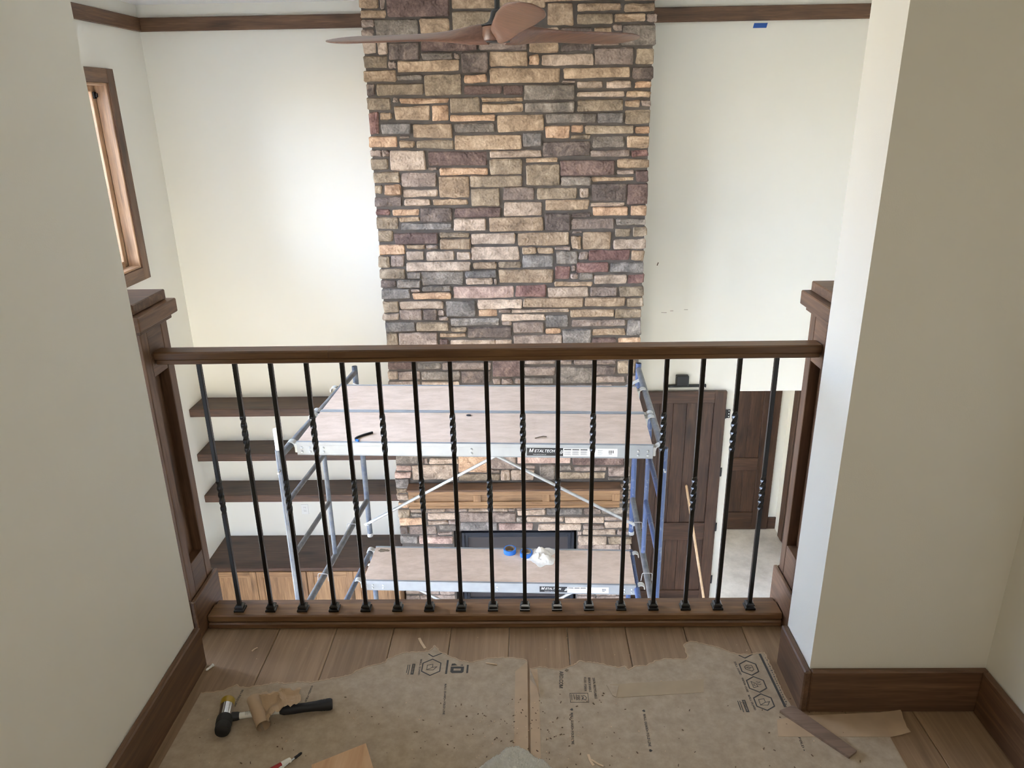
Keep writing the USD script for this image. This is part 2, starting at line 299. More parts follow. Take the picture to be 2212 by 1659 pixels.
# hall behind the doorway
struct('wall_hall_far', holed((.4, 3.4, 5.98, 6.1, ZF, -.45), (.7, 1.5, 5.9, 6.2, -2.3, -.9)), M['wall'], 'narrow pale strip of wall beside the far door inside the doorway', 'wall')
struct('wall_hall_right', bx(3.22, 3.34, YW+.12, 5.98, ZF, -.45), M['wall'], 'hall wall at the right end of the doorway', 'wall')
struct('wall_hall_left', bx(.4, .5, YW+.12, 5.98, ZF, -.45), M['wall'], 'hall wall at the left end, hidden behind the back wall', 'wall')
struct('ceiling_hall', bx(.4, 3.4, YW+.12, 6.1, -.45, -.35), M['ceil'], 'ceiling of the hall behind the doorway', 'ceiling')
# crown boards
struct('trim_1', cb(XL, -1.105, YW-.03, YW, 2.370, 2.473, .004), M['wood_x'], 'dark stained board running along the back wall left of the chimney', 'trim')
struct('trim_2', cb(1.135, XR, YW-.03, YW, 2.366, 2.475, .004), M['wood_x'], 'dark stained board running along the back wall right of the chimney', 'trim')
struct('trim_3', cb(XL, XL+.03, -.2, YW-.03, 2.370, 2.473, .004), M['wood_y'], 'dark stained board high on the left wall above the window', 'trim')
# windows
def window(n, y0, y1, z0, z1, label, far_label):
    t = Thing('window_%d' % n, label, 'window', (XL, (y0+y1)/2, z0), kind='structure'); c = .1
    t.part('casing', cb(XL, XL+.021, y1, y1+c, z0-c, z1+c, .003), M['wood_z'], far_label)
    t.part('casing', cb(XL, XL+.021, y0-c, y0, z0-c, z1+c, .003), M['wood_z'])
    t.part('casing', cb(XL, XL+.021, y0, y1, z1, z1+c, .003), M['wood_y'])
    t.part('casing', cb(XL, XL+.021, y0, y1, z0-c, z0, .003), M['wood_y'])
    j = .018; xi, xo = XL+.008, XL-.085
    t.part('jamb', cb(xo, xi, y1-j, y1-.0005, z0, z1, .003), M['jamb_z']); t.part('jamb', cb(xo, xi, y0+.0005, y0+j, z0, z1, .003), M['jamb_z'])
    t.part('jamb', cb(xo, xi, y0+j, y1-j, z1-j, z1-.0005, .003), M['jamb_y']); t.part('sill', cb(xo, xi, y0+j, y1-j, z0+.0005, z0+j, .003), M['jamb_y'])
    s = .06; a0, a1 = XL-.185, XL-.092
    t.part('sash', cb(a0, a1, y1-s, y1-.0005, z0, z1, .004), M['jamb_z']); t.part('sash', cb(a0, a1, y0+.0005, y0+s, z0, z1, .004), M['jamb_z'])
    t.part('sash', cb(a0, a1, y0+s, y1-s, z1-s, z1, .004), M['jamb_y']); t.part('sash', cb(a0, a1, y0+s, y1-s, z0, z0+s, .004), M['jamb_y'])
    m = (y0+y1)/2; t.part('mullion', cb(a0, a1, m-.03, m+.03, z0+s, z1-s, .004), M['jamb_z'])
    t.part('pane', bx(XL-.158, XL-.154, y0+s, m-.03, z0+s, z1-s), M['pane']); t.part('pane', bx(XL-.158, XL-.154, m+.03, y1-s, z0+s, z1-s), M['pane'])
    t.part('latch', cat(cb(a1, a1+.014, y1-.05, y1-.016, z1-.11, z1-.062, .003), cb(a1+.014, a1+.03, y1-.04, y1-.026, z1-.1, z1-.07, .003)), M['matte_black'])
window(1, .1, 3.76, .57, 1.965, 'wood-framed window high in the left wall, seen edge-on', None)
window(2, .1, 3.15, ZF+.08, -.62, 'large wood-framed window low in the left wall, out of sight', None)
window(3, -3.2, -.3, ZF+.08, -.62, 'large wood-framed window in the left wall under the loft, out of sight', None)
solo('outdoor_ground', bx(-40, XL-.6, -25, 30, ZF-.5, ZF-.4), M['ground'], 'bare ground outside the left windows', 'ground', kind='structure')
# baseboards of the loft
def bboard(x0, x1, y0, y1, axis): return cb(x0, x1, y0, y1, .0, .152, .004)
struct('baseboard_left', bboard(LX, LX+.021, -3.6, YE, 1), M['wood_y'], 'dark stained baseboard along the left wall down to the lower left corner', 'baseboard')
t = Thing('baseboard_right', 'dark stained baseboard wrapping the wall end at right', 'baseboard', (RX, -.43, 0), kind='structure')
t.part('board', cb(RX-.021, RX, -.441, YE, 0, .152, .004), M['wood_y']); t.part('board', cb(RX-.021+.0215, 1.49, -.441, -.42, 0, .152, .004), M['wood_x'])
struct('baseboard_side', bboard(1.469, 1.49, -3.6, -.441, 1), M['wood_y'], 'dark stained baseboard at the far right running towards us', 'baseboard')
struct('baseboard_hall', cb(3.12, 3.22, 5.96, 5.98, ZF, ZF+.16, .003), M['door_x'], 'short dark baseboard beside the far door inside the doorway', 'baseboard')
# hall casing on the hall's right wall, and the far door
t = Thing('trim_4', 'dark door casing standing in the hall at the right end of the doorway', 'door casing', (3.2, 5.7, ZF), kind='structure')
t.part('casing', cb(3.198, 3.22, 5.66, 5.80, ZF, -.72, .004), M['door_z']); t.part('jamb', cb(3.203, 3.22, 5.52, 5.655, ZF, -.72, .004), M['door_z'])
t.part('casing', cb(3.192, 3.22, 4.7, 5.515, ZF, -.72, .004), M['door_z'])
def panel_door(t, x0, x1, y0, y1, z0, z1, stile, zs, n, front_only=True):
    """Stile-and-rail door; zs: ((bottom, top) of each panel); panels are n upright boards set back."""
    t.part('stile', cb(x0, x0+stile, y0, y1, z0, z1, .003), M['door_z']); t.part('stile', cb(x1-stile, x1, y0, y1, z0, z1, .003), M['door_z'])
    edges = [z0] + [e for p in zs for e in p] + [z1]
    for a, b in zip(edges[0::2], edges[1::2]): t.part('rail', cb(x0+stile, x1-stile, y0, y1, a, b, .003), M['door_x'])
    w = (x1-x0-2*stile)/n
    for a, b in zs:
        for k in range(n): t.part('panel_board', cb(x0+stile+k*w+.0006, x0+stile+(k+1)*w-.0006, y0+.016, y1-.012, a, b, .0025), M['door_z'])
t = Thing('door_1', 'dark knotty wood door standing flat against the back wall, pole leaning on it', 'door', (1.6, 4.42, ZF), kind='structure')
panel_door(t, 1.165, 2.030, 4.395, 4.438, ZF+.012, -.806, .112, ((-3.037, -2.425), (-2.225, -.924)), 5)
for i, z in enumerate((-1.035, -1.655, -2.275, -2.9)):
    if i == 0:
        t.part('hinge', cat(cb(2.016, 2.075, 4.397, 4.401, z-.045, z+.045, .0015), rod((2.033, 4.392, z-.045), (2.033, 4.392, z+.045), .006, 10)), M['matte_black'], 'loose hinge leaf sticking out')
        for q in (-.03, .0, .03): t.part('screw_hole', lathe([(.0055, 0), (.0055, .0012)], 10, (0, -1, 0), (2.062, 4.397, z+q)), M['white'])
    else: t.part('hinge', cat(rod((2.034, 4.394, z-.045), (2.034, 4.394, z+.045), .007, 10), cb(2.028, 2.045, 4.398, 4.405, z-.045, z+.045, .001)), M['matte_black'])
t = Thing('door_2', 'dark knotty wood door closed in the far wall of the hall', 'door', (2.7, 5.97, ZF), kind='structure')
panel_door(t, 2.25, 3.112, 5.94, 5.979, ZF+.008, -.81, .2, ((-3.005, -2.425), (-2.262, -.93)), 3)

# ------------------------------------------------------------------ stone chimney
CX0, CX1 = -1.105, 1.135
ch = Thing('stone_chimney', 'tall chimney breast faced in mixed tan, grey and plum ledge stone', 'chimney', (0, 4.2, ZF))
FX0, FX1, FZ0, FZ1 = -.588, .604, -2.95, -2.088
ch.part('mortar_bed', holed((CX0+.012, CX1-.012, 4.046, YW, ZF, ZC), (FX0, FX1, 3.9, 4.36, FZ0, FZ1)), M['mortar'], 'dark grey recessed mortar')
def stone(x0, x1, z0, z1, rnd, yf=4.03, yb=4.075, side=0):
    """One split-face stone: front grid pushed in and out, rounded arrises, slightly out of square."""
    w, h = x1-x0, z1-z0; e = min(.009, w*.2, h*.2)
    nx, nz = (5 if w > .22 else 4), 3
    us = np.r_[0, e/w, np.linspace(e/w, 1-e/w, nx)[1:-1], 1-e/w, 1]; vs = np.r_[0, e/h, np.linspace(e/h, 1-e/h, nz)[1:-1], 1-e/h, 1]
    cor = np.array([[rnd.uniform(-.005, .005), rnd.uniform(-.004, .004)] for _ in range(4)]); off = rnd.uniform(-.007, .007)
    if rnd.random() < .22: cor[rnd.randrange(4)] += [rnd.uniform(-.010, .010), 0]
    tilt = rnd.uniform(-.006, .006); V = []; nu, nv = len(us), len(vs)
    wob = [rnd.uniform(-.0035, .0035) for _ in range(nu*2)]; wob2 = [rnd.uniform(-.003, .003) for _ in range(nv*2)]
    for j, v in enumerate(vs):
        for i, u in enumerate(us):
            c = (1-u)*(1-v)*cor[0] + u*(1-v)*cor[1] + u*v*cor[2] + (1-u)*v*cor[3]
            x = x0+u*w+c[0]; z = z0+v*h+c[1]
            ei, ej = i in (0, nu-1), j in (0, nv-1)
            if ej and not ei: z += wob[i + (nu if j else 0)]
            if ei and not ej: x += wob2[j + (nv if i else 0)]
            if ei and ej:
                k = rnd.uniform(.25, .7)*e; x += k*(1 if i == 0 else -1); z += k*(1 if j == 0 else -1)
            y = yf + off + tilt*(2*v-1) + (.011 if (ei or ej) else rnd.uniform(-.008, .008))
            V.append([x, y, z])
    n0 = len(V); ring = [i for i in range(nu)] + [j*nu+nu-1 for j in range(1, nv)] + [(nv-1)*nu+i for i in range(nu-2, -1, -1)] + [j*nu for j in range(nv-2, 0, -1)]
    for r in ring: V.append([V[r][0], yb, V[r][2]])
    F = []
    for j in range(nv-1):
        for i in range(nu-1):
            a = j*nu+i; q = (a, a+1, a+nu+1, a+nu); F += [[q[0], q[1], q[2]], [q[0], q[2], q[3]]] if (i+j) % 2 else [[q[0], q[1], q[3]], [q[1], q[2], q[3]]]
    for k in range(len(ring)):
        k2 = (k+1) % len(ring); F += [[ring[k], n0+k, n0+k2], [ring[k], n0+k2, ring[k2]]]
    return trimesh.Trimesh(np.array(V), np.array(F), process=False)
STONES = []
for q in '-1105 2465 -961 2567 T|-948 2456 -908 2565 T|-893 2402 -423 2576 P|-404 2443 300 2581 T|-1105 2400 -907 2452 T|-404 2273 7 2430 K|-1105 2333 -1004 2385 R|-1105 2277 -1009 2320 T|-994 2239 -672 2385 G|-653 2279 -430 2385 T|-1105 2152 -999 2257 B|-986 2142 -914 2241 B|-904 2104 -668 2222 D|-649 2158 -224 2257 P|-206 2160 160 2245 M|-652 2100 -417 2148 G|-405 2104 -362 2145 B|-346 2001 -143 2143 D|-128 2047 165 2151 T|-1105 2049 -922 2133 K|-914 2045 -855 2094 B|-847 2011 -366 2091 T|-1105 1950 -860 2034 T|-848 1951 -658 1993 G|-641 1840 -353 1990 K|-330 1925 -155 1984 O|-136 1919 418 2028 T|-1105 1849 -1033 1937 D|-1019 1848 -656 1933 K|-336 1841 -40 1909 P|-26 1837 126 1905 P|-1105 1742 -916 1834 K|-898 1790 -855 1829 T|-841 1782 -463 1823 O|-446 1712 -215 1824 K|-199 1787 126 1820 T|-198 1709 125 1772 T|-889 1660 -611 1767 T|-592 1653 -465 1767 O|-1105 1562 -1018 1724 R|-1006 1668 -914 1724 T|-450 1650 -96 1694 O|-83 1565 291 1684 T|-1004 1559 -768 1641 S|-753 1525 -441 1633 T|-421 1562 -104 1634 G|-864 1525 -786 1547 G|-1105 1456 -883 1542 O|-868 1457 -750 1508 T|-730 1442 -431 1507 K|-423 1427 110 1543 T|-1105 1385 -1019 1436 P|-1014 1385 -958 1437 O|-952 1276 -668 1432 B|-643 1311 -171 1422 P|-147 1365 272 1419 B|-1105 1282 -969 1373 K|-643 1278 -577 1303 B|-559 1235 -165 1292 O|-147 1234 111 1354 K|-1105 1182 -885 1267 K|-867 1152 -584 1261 M|-565 1055 -321 1224 T|-315 1141 109 1224 K|314 2323 519 2472 T|278 2490 879 2539 T|891 2482 1135 2531 T|538 2416 873 2467 T|899 2406 1135 2460 T|540 2326 814 2396 K|827 2336 1056 2396 T|1070 2337 1135 2391 M|233 2221 405 2311 B|425 2213 659 2307 D|670 2214 802 2304 T|816 2278 887 2323 T|884 2172 1135 2321 G|179 2138 405 2206 T|424 2139 654 2197 D|672 2176 868 2198 K|177 2050 255 2120 O|273 2046 665 2121 B|681 2042 983 2162 M|1001 2039 1135 2152 K|441 1948 961 2026 T|976 1936 1135 2021 D|432 1915 532 1934 T|549 1875 749 1928 B|773 1871 969 1924 B|998 1874 1135 1921 O|135 1792 531 1903 G|551 1811 921 1852 B|935 1801 1135 1847 T|139 1703 534 1778 G|551 1708 911 1792 K|927 1733 1043 1784 T|1057 1734 1135 1782 D|930 1603 1135 1715 K|309 1620 700 1690 G|716 1614 914 1694 S|304 1503 495 1605 O|513 1549 600 1607 O|616 1538 1002 1596 K|1016 1532 1135 1585 O|125 1444 274 1550 S|505 1498 666 1531 K|678 1434 931 1519 G|948 1426 1135 1513 T|286 1368 660 1482 D|666 1356 981 1412 M|989 1356 1135 1404 R|146 1323 401 1355 T|145 1147 415 1307 K|422 1215 859 1334 P|879 1269 1135 1339 T|881 1220 1015 1252 K|1033 1163 1135 1254 P|433 1141 667 1206 G|679 1168 1018 1203 T|-1105 1091 -1035 1168 K|-1015 1087 -879 1169 O|-864 1068 -581 1128 B|-312 984 -72 1129 K|-44 1027 212 1129 M|232 1032 559 1120 K|584 1042 651 1115 B|683 1013 964 1149 D|970 984 1135 1152 P|-1105 992 -879 1068 D|-857 995 -643 1048 B|-624 993 -339 1048 T|-41 905 273 1014 B|297 939 659 1022 T|674 972 948 1000 B|691 892 978 965 O|1002 892 1135 969 O|-1105 924 -983 973 R|-961 915 -744 970 O|-730 863 -471 976 D|-448 897 -70 975 P|296 778 507 916 D|519 883 676 918 D|-908 866 -739 905 T|-1105 804 -924 908 K|-899 793 -472 857 S|-458 788 -194 888 B|-165 778 281 890 T|516 780 868 865 M|887 815 1135 869 G|521 753 600 773 M|879 718 1006 787 K|1028 722 1135 798 K|-1105 705 -974 791 K|-959 682 -595 774 P|-581 733 -339 772 K|-582 633 -329 721 T|-316 676 49 761 B|71 654 502 759 T|518 624 601 733 T|612 617 846 763 T|873 618 1135 701 B|-1105 598 -882 681 O|-864 639 -710 675 T|-701 636 -599 673 B|-872 544 -721 625 B|-705 541 -463 619 B|-442 543 -328 612 B|-318 539 80 650 B|107 589 227 642 T|236 584 369 640 T|383 616 509 642 M|386 495 574 605 G|583 533 652 596 B|666 520 1009 607 R|1019 516 1135 601 T|-1105 488 -1013 581 K|-1010 493 -892 584 M|-874 451 -329 525 B|-308 466 -113 520 T|-93 467 92 520 K|109 467 367 575 S|564 423 836 508 R|852 419 1135 504 S|381 366 509 478 R|520 436 554 479 M|-1105 390 -892 470 K|-872 388 -760 443 G|-752 330 -397 444 G|-376 389 -112 450 S|-378 330 -146 381 B|-134 328 -110 379 K|-95 336 366 452 T|518 365 572 415 M|586 359 707 414 G|717 315 994 400 B|1003 324 1135 404 R|-1105 312 -979 381 D|-966 310 -764 375 G|-854 272 -768 300 K|-751 272 -505 321 G|-490 205 34 316 V|45 216 305 320 R|374 306 699 347 T|323 212 665 295 B|682 217 909 298 M|929 212 1135 297 K|-1105 214 -862 298 S|-839 206 -505 263 O|-951 123 -580 193 B|-561 52 -303 189 S|-285 116 100 196 B|114 123 623 204 T|639 124 984 203 T|1002 118 1135 199 K|-1105 92 -969 194 K|-1105 27 -972 81 B|-960 25 -764 114 M|-757 23 -642 116 D|-629 59 -574 107 S|-628 16 -545 47 M|-278 47 -112 109 O|-98 80 1 107 M|12 75 501 110 B|-83 6 296 67 B|307 -53 499 53 S|515 31 889 102 T|903 20 1135 101 K|-1105 -77 -832 9 S|-822 -76 -534 5 K|-525 -35 -97 39 S|-521 -83 -387 -47 K|-373 -144 2 -44 D|-77 -31 6 0 M|19 -102 282 -2 M|305 -112 434 -65 O|530 -51 997 6 M|1013 -135 1135 3 S|-1105 -233 -990 -91 K|-980 -239 -640 -91 M|-624 -133 -396 -101 T|-628 -239 -552 -151 P|-534 -237 -143 -164 B|-136 -245 3 -165 B|24 -244 442 -123 M|455 -248 695 -74 S|710 -135 998 -75 T|706 -251 921 -156 P|935 -253 1135 -159 O|-1105 -334 -700 -253 K|-683 -338 -335 -257 T|-318 -339 184 -262 M|200 -340 421 -267 G|438 -344 813 -268 B|829 -348 1135 -271 K|-1105 -430 -851 -355 P|-833 -433 -628 -373 G|-614 -436 -184 -369 M|-1105 -522 -1016 -444 B|-1006 -525 -814 -446 M|-807 -531 -466 -449 G|-449 -562 -193 -452 D|-166 -503 108 -359 P|117 -396 387 -359 M|116 -499 387 -418 M|115 -576 376 -519 G|-169 -575 -102 -526 M|-92 -576 12 -527 M|23 -577 97 -524 M|434 -580 733 -422 G|408 -398 534 -357 M|552 -401 927 -360 M|746 -503 922 -416 D|745 -571 1007 -518 M|942 -490 1089 -368 K|-1105 -619 -823 -543 M|-808 -622 -473 -550 B|1024 -588 1135 -510 M|-1105 -1360 -882 -1233 G|-829 -1359 -791 -1304 D|-878 -1358 -834 -1304 M|-783 -1363 -512 -1306 B|-508 -1457 -248 -1245 O|-207 -1423 24 -1254 M|-1105 -1433 -951 -1381 V|-1105 -1505 -956 -1451 V|-946 -1530 -523 -1377 B|-514 -1537 -129 -1476 K|-210 -1456 -130 -1428 B|-115 -1539 -24 -1435 B|-19 -1539 192 -1434 B|-1105 -1617 -986 -1512 S|-1105 -1670 -1013 -1620 K|-1105 -1742 -998 -1680 B|-1105 -1828 -1007 -1771 O|-1105 -1930 -998 -1844 K|-988 -1873 -660 -1839 B|-654 -1867 -447 -1841 M|-436 -1871 -61 -1841 B|-53 -1868 9 -1836 M|-988 -1924 -862 -1883 G|-832 -1958 -531 -1886 B|-514 -1981 16 -1879 M|-1105 -2021 -843 -1943 O|-832 -2010 -638 -1968 B|-629 -2011 -534 -1969 K|-1105 -2114 -1024 -2030 D|-1016 -2119 -752 -2031 M|-725 -2081 -564 -2017 G|-734 -2124 -595 -2094 M|-920 -2143 -741 -2127 T|-516 -2084 -160 -1997 S|-146 -2086 175 -2002 V|-1105 -2219 -931 -2134 S|-926 -2225 -593 -2149 V|38 -1375 535 -1275 V|556 -1388 1028 -1280 P|113 -1416 208 -1390 K|249 -1540 386 -1381 G|427 -1440 544 -1395 G|566 -1448 868 -1409 M|885 -1512 1087 -1408 M|400 -1533 862 -1466 K|887 -1550 1090 -1519 G|25 -1855 298 -1838 B|33 -1920 298 -1861 B|315 -1913 652 -1840 S|672 -1912 828 -1842 M|836 -1914 1135 -1844 G|26 -1990 110 -1932 G|121 -1992 474 -1934 B|489 -2008 861 -1940 B|869 -1975 1135 -1940 M|233 -2086 644 -2012 B|666 -2070 863 -2018 M|868 -2068 1135 -1991 B|662 -2135 980 -2083 B|994 -2137 1135 -2085 M|621 -2245 895 -2154 B|906 -2241 1135 -2162 K|614 -2140 653 -2098 K'.split('|'):
    a = q.split(); STONES.append([int(v)/1000 for v in a[:4]] + [a[4]])
rs = random.Random(11)
for s in STONES:
    if s[0] < CX0+.001: s[0] = CX0 + rs.uniform(-.008, .012)
    if s[2] > CX1-.001: s[2] = CX1 + rs.uniform(-.012, .008)
order = sorted(range(len(STONES)), key=lambda i: -(STONES[i][2]-STONES[i][0])*(STONES[i][3]-STONES[i][1]))
small = []; codes = 'TBKMGODSPRV'
for r, i in enumerate(order):
    x0, z0, x1, z1, c = STONES[i]; m = stone(x0, x1, z0, z1, rs)
    if x0 < CX0+.03 or x1 > CX1-.03:       # corner stones return along the side of the chimney
        v = np.array(m.vertices); back = v[:, 1] > 4.07; v[back, 1] = 4.03 + rs.uniform(.12, .24); m.vertices = v
    if r < 300: ch.part('stone', m, M['st'+c], smooth=38)
    else: small.append(m)
# courses hidden behind the scaffold planks, under the mantel line and on the chimney's sides
def courses(x0, x1, z0, z1, avoid=()):
    z = z0
    while z < z1-.03:
        h = min(rs.choice((.045, .06, .075, .1)), z1-z); x = x0
        while x < x1-.03:
            w = min(rs.uniform(.12, .42), x1-x)
            if x1-(x+w) < .08: w = x1-x
            if not any(x < s[2]-.01 and x+w > s[0]+.01 and z < s[3]-.006 and z+h > s[1]+.006 for s in STONES): small.append(stone(x+.005, x+w-.005, z+.005, z+h-.006, rs))
            x += w
        z += h
courses(CX0, CX1, -.80, -.40); courses(CX0, CX1, -1.80, -1.50); courses(CX0, FX0-.01, ZF, -2.2); courses(FX1+.01, CX1, ZF, -2.2); courses(FX0-.01, FX1+.01, ZF, FZ0-.01)
for sx in (-1, 1):
    X = CX0 if sx < 0 else CX1; z = ZF
    while z < ZC-.05:
        h = rs.choice((.06, .08, .1, .12)); y = 4.13 + rs.uniform(0, .1)
        while y < YW-.03:
            w = min(rs.uniform(.12, .25), YW-y)
            m = stone(-w/2+.005, w/2-.005, z+.005, min(z+h, ZC)-.006, rs, 0, .03); v = np.array(m.vertices)
            m.vertices = np.stack([X + sx*(-v[:, 1]), y+w/2+v[:, 0]*sx*-1, v[:, 2]], -1) if False else np.stack([X - sx*v[:, 1], y+w/2+sx*v[:, 0], v[:, 2]], -1)
            small.append(m); y += w
        z += h
ch.part('stone_infill', cat(small), M['stM'], 'small and out-of-the-way stones', smooth=38, kind='stuff')

# fireplace and mantel
t = Thing('fireplace_insert', 'black metal fireplace surround low in the chimney behind the lower plank', 'fireplace', (.035, 4.1, FZ0))
fx0, fx1, fz1 = -.515, .58, -2.125
def ring(x0, x1, z0, z1, w, y0, y1): return cat(cb(x0, x0+w, y0, y1, z0, z1, .003), cb(x1-w, x1, y0, y1, z0, z1, .003), cb(x0+w, x1-w, y0, y1, z1-w, z1, .003), cb(x0+w, x1-w, y0, y1, z0, z0+w, .003))
t.part('frame', ring(fx0, fx1, FZ0, fz1, .03, 4.07, 4.13), M['fire_black']); t.part('inner_frame', ring(fx0+.03, fx1-.03, FZ0+.03, fz1-.03, .03, 4.085, 4.13), M['fire_black'])
t.part('glass', bx(fx0+.06, fx1-.06, 4.105, 4.115, FZ0+.06, fz1-.06), M['fire_glass']); t.part('firebox', bx(fx0, fx1, 4.131, 4.355, FZ0, fz1), M['matte_black'])
t = Thing('mantel_shelf', 'brown wooden mantel beam with recessed front panels on the stone chimney', 'mantel', (0, 3.96, -1.757))
mx0, mx1, mz0, mz1, my = -.976, .984, -1.757, -1.558, 3.897
t.part('top_board', cb(mx0-.012, mx1+.012, my-.012, 4.028, mz1-.02, mz1, .003), M['wood_x'])
t.part('core', cb(mx0+.004, mx1-.004, my+.016, 4.024, mz0+.004, mz1-.02, .002), M['warm_x'])
t.part('rail', cb(mx0, mx1, my, my+.02, -1.620, mz1-.0205, .002), M['warm_x']); t.part('rail', cb(mx0, mx1, my, my+.02, -1.730, -1.690, .002), M['warm_x']); t.part('base_moulding', cb(mx0, mx1, my-.004, my+.02, mz0, -1.7305, .003), M['warm_x'])
for a, b in ((mx0, -.925), (-.372, -.302), (.268, .334), (.914, mx1)): t.part('stile', cb(a, b, my, my+.02, -1.6895, -1.6205, .002), M['warm_z'])
t.part('end_panel', cb(mx0-.0, mx0+.018, my+.021, 4.024, mz0, mz1-.0205, .002), M['warm_y']); t.part('end_panel', cb(mx1-.018, mx1, my+.021, 4.024, mz0, mz1-.0205, .002), M['warm_y'])
t = Thing('ceiling_light', 'round white housing added around the loft fill lamp, unseen behind the viewer', 'ceiling light', (.25, -2.95, 2.54)); t.part('housing', lathe([(.15, ZC-.028), (.19, ZC-.02), (.19, ZC-.0005)], 36, at=(.25, -2.95, 0)), M['white'], smooth=40)  # fixture made up to go with the added fill lamp, out of view
# ------------------------------------------------------------------ balcony railing
t = Thing('balcony_railing', 'dark wood railing with twisted black iron balusters across the loft edge', 'railing', (0, 0, 0))
RZ = .054
hr = [(-.030, 1.016), (-.030, 1.036), (-.026, 1.040), (.024, 1.040), (.028, 1.036), (.028, 1.016)]
def prism_x(prof, x0, x1):
    m = trimesh.creation.extrude_polygon(Polygon(prof), x1-x0, engine='earcut'); v = np.array(m.vertices)
    m.vertices = np.stack([v[:, 2]+x0, v[:, 0], v[:, 1]], -1); return fix(m)
t.part('handrail', prism_x(hr, -1.0385, -.4905), M['rail_x']); t.part('handrail', prism_x(hr, -.4900, 1.0385), M['rail_x'])
t.part('fillet', cb(-1.0385, 1.0385, -.026, .024, .998, 1.0155, .003), M['rail_x'])
t.part('bottom_rail', cb(-1.0225, 1.0225, -.037, .036, .0265, RZ, .004), M['rail_x']); t.part('base_strip', cb(-1.0225, 1.0225, -.043, .036, .0005, .026, .005), M['rail_x'])
t.part('nosing', cb(-1.0225, 1.0225, .0365, .070, .0005, .047, .005), M['wood_x'])
def baluster(x, lo, hi, turns=1.25):
    h, c = .0069, .0014
    sec = np.array([(h, -h+c), (h, h-c), (h-c, h), (-h+c, h), (-h, h-c), (-h, -h+c), (-h+c, -h), (h-c, -h)])
    zs = [RZ+.0005, lo] + list(np.linspace(lo, hi, 46)[1:-1]) + [hi, .9985]
    V = []
    for z in zs:
        s = min(max((z-lo)/(hi-lo), 0), 1); a = turns*2*math.pi*s; ca, sa = math.cos(a), math.sin(a); k = 1 + .16*math.sin(math.pi*s)**.5
        V += [[x+k*(ca*p-sa*q), k*(sa*p+ca*q), z] for p, q in sec]
    n = len(sec); F = []
    for i in range(len(zs)-1):
        for j in range(n):
            k = (j+1) % n; a, b, c_, d = i*n+j, i*n+k, (i+1)*n+k, (i+1)*n+j; F += [[a, b, c_], [a, c_, d]]
    V += [[x, 0, zs[0]], [x, 0, zs[-1]]]; m = len(zs)
    for j in range(n):
        k = (j+1) % n; F += [[m*n, k, j], [m*n+1, (m-1)*n+j, (m-1)*n+k]]
    return trimesh.Trimesh(np.array(V), np.array(F), process=False)
def shoe(x):
    r2 = math.sqrt(2); pr = [(.018, 0), (.018, .0065), (.0168, .0080), (.0128, .0095), (.0120, .0125), (.0150, .0140), (.0150, .0180), (.0105, .0235), (.0068, .0240)]
    return lathe([(a*r2, b) for a, b in pr], 4, at=(x, 0, RZ+.0003), sides_rot=math.pi/4)
for k in range(-8, 9):
    lo, hi = (.448, .579) if k % 2 == 0 else (.669, .813)
    p = t.part('baluster', baluster(k*.1143, lo, hi), M['black'], smooth=30)
    t.part('shoe', shoe(k*.1143), M['black'], under=p)

# newel posts
def newel(sx, label):
    t = Thing('newel_post', label, 'newel post', (sx*1.13, .005, 0), group='newel posts of the railing'); y0, y1 = -.085, .095
    X = lambda a, b: (min(sx*a, sx*b), max(sx*a, sx*b))
    x0, x1 = X(1.04, 1.22); s, d = .042, .034
    t.part('core', cb(x0+d, x1-d, y0+d, y1-d, .1, 1.05, .002), M['wood_z'], 'recessed centre panel')
    for a, b in ((x0, x0+s), (x1-s, x1)):
        for c, e in ((y0, y0+s), (y1-s, y1)): t.part('stile', cb(a, b, c, e, .002, 1.115, .002), M['wood_z'])
    for z0, z1 in ((.02, .275), (.962, 1.114)):
        t.part('rail', cb(x0+.001, x0+s-.004, y0+s, y1-s, z0, z1, .002), M['wood_y']); t.part('rail', cb(x1-s+.004, x1-.001, y0+s, y1-s, z0, z1, .002), M['wood_y'])
        t.part('rail', cb(x0+s, x1-s, y0+.001, y0+s-.004, z0, z1, .002), M['wood_x']); t.part('rail', cb(x0+s, x1-s, y1-s+.004, y1-.001, z0, z1, .002), M['wood_x'])
    b = .0155
    for q, ax in ((( x0-b, x0-.0005, y0-b, y1+b), 'y'), ((x1+.0005, x1+b, y0-b, y1+b), 'y'), ((x0, x1, y0-b, y0-.0005), 'x'), ((x0, x1, y1+.0005, y1+b), 'x')): t.part('base_board', cb(*q, .001, .158, .003), M['wood_'+ax])
    t.part('neck_moulding', cb(x0-.012, x1+.012, y0-.014, y1+.016, 1.1155, 1.131, .002), M['wood_y'])
    t.part('cap', cb(x0-.026, x1+.026, y0-.040, y1+.036, 1.1315, 1.177, .003), M['wood_y'])
    t.part('top_block', cb(x0-.001, x1+.001, y0-.012, y1+.022, 1.1775, 1.2095, .003), M['wood_x'])
newel(-1, 'square dark wood newel post with stepped cap at the left end of the railing')
newel(1, 'square dark wood newel post with stepped cap at the right end of the railing')

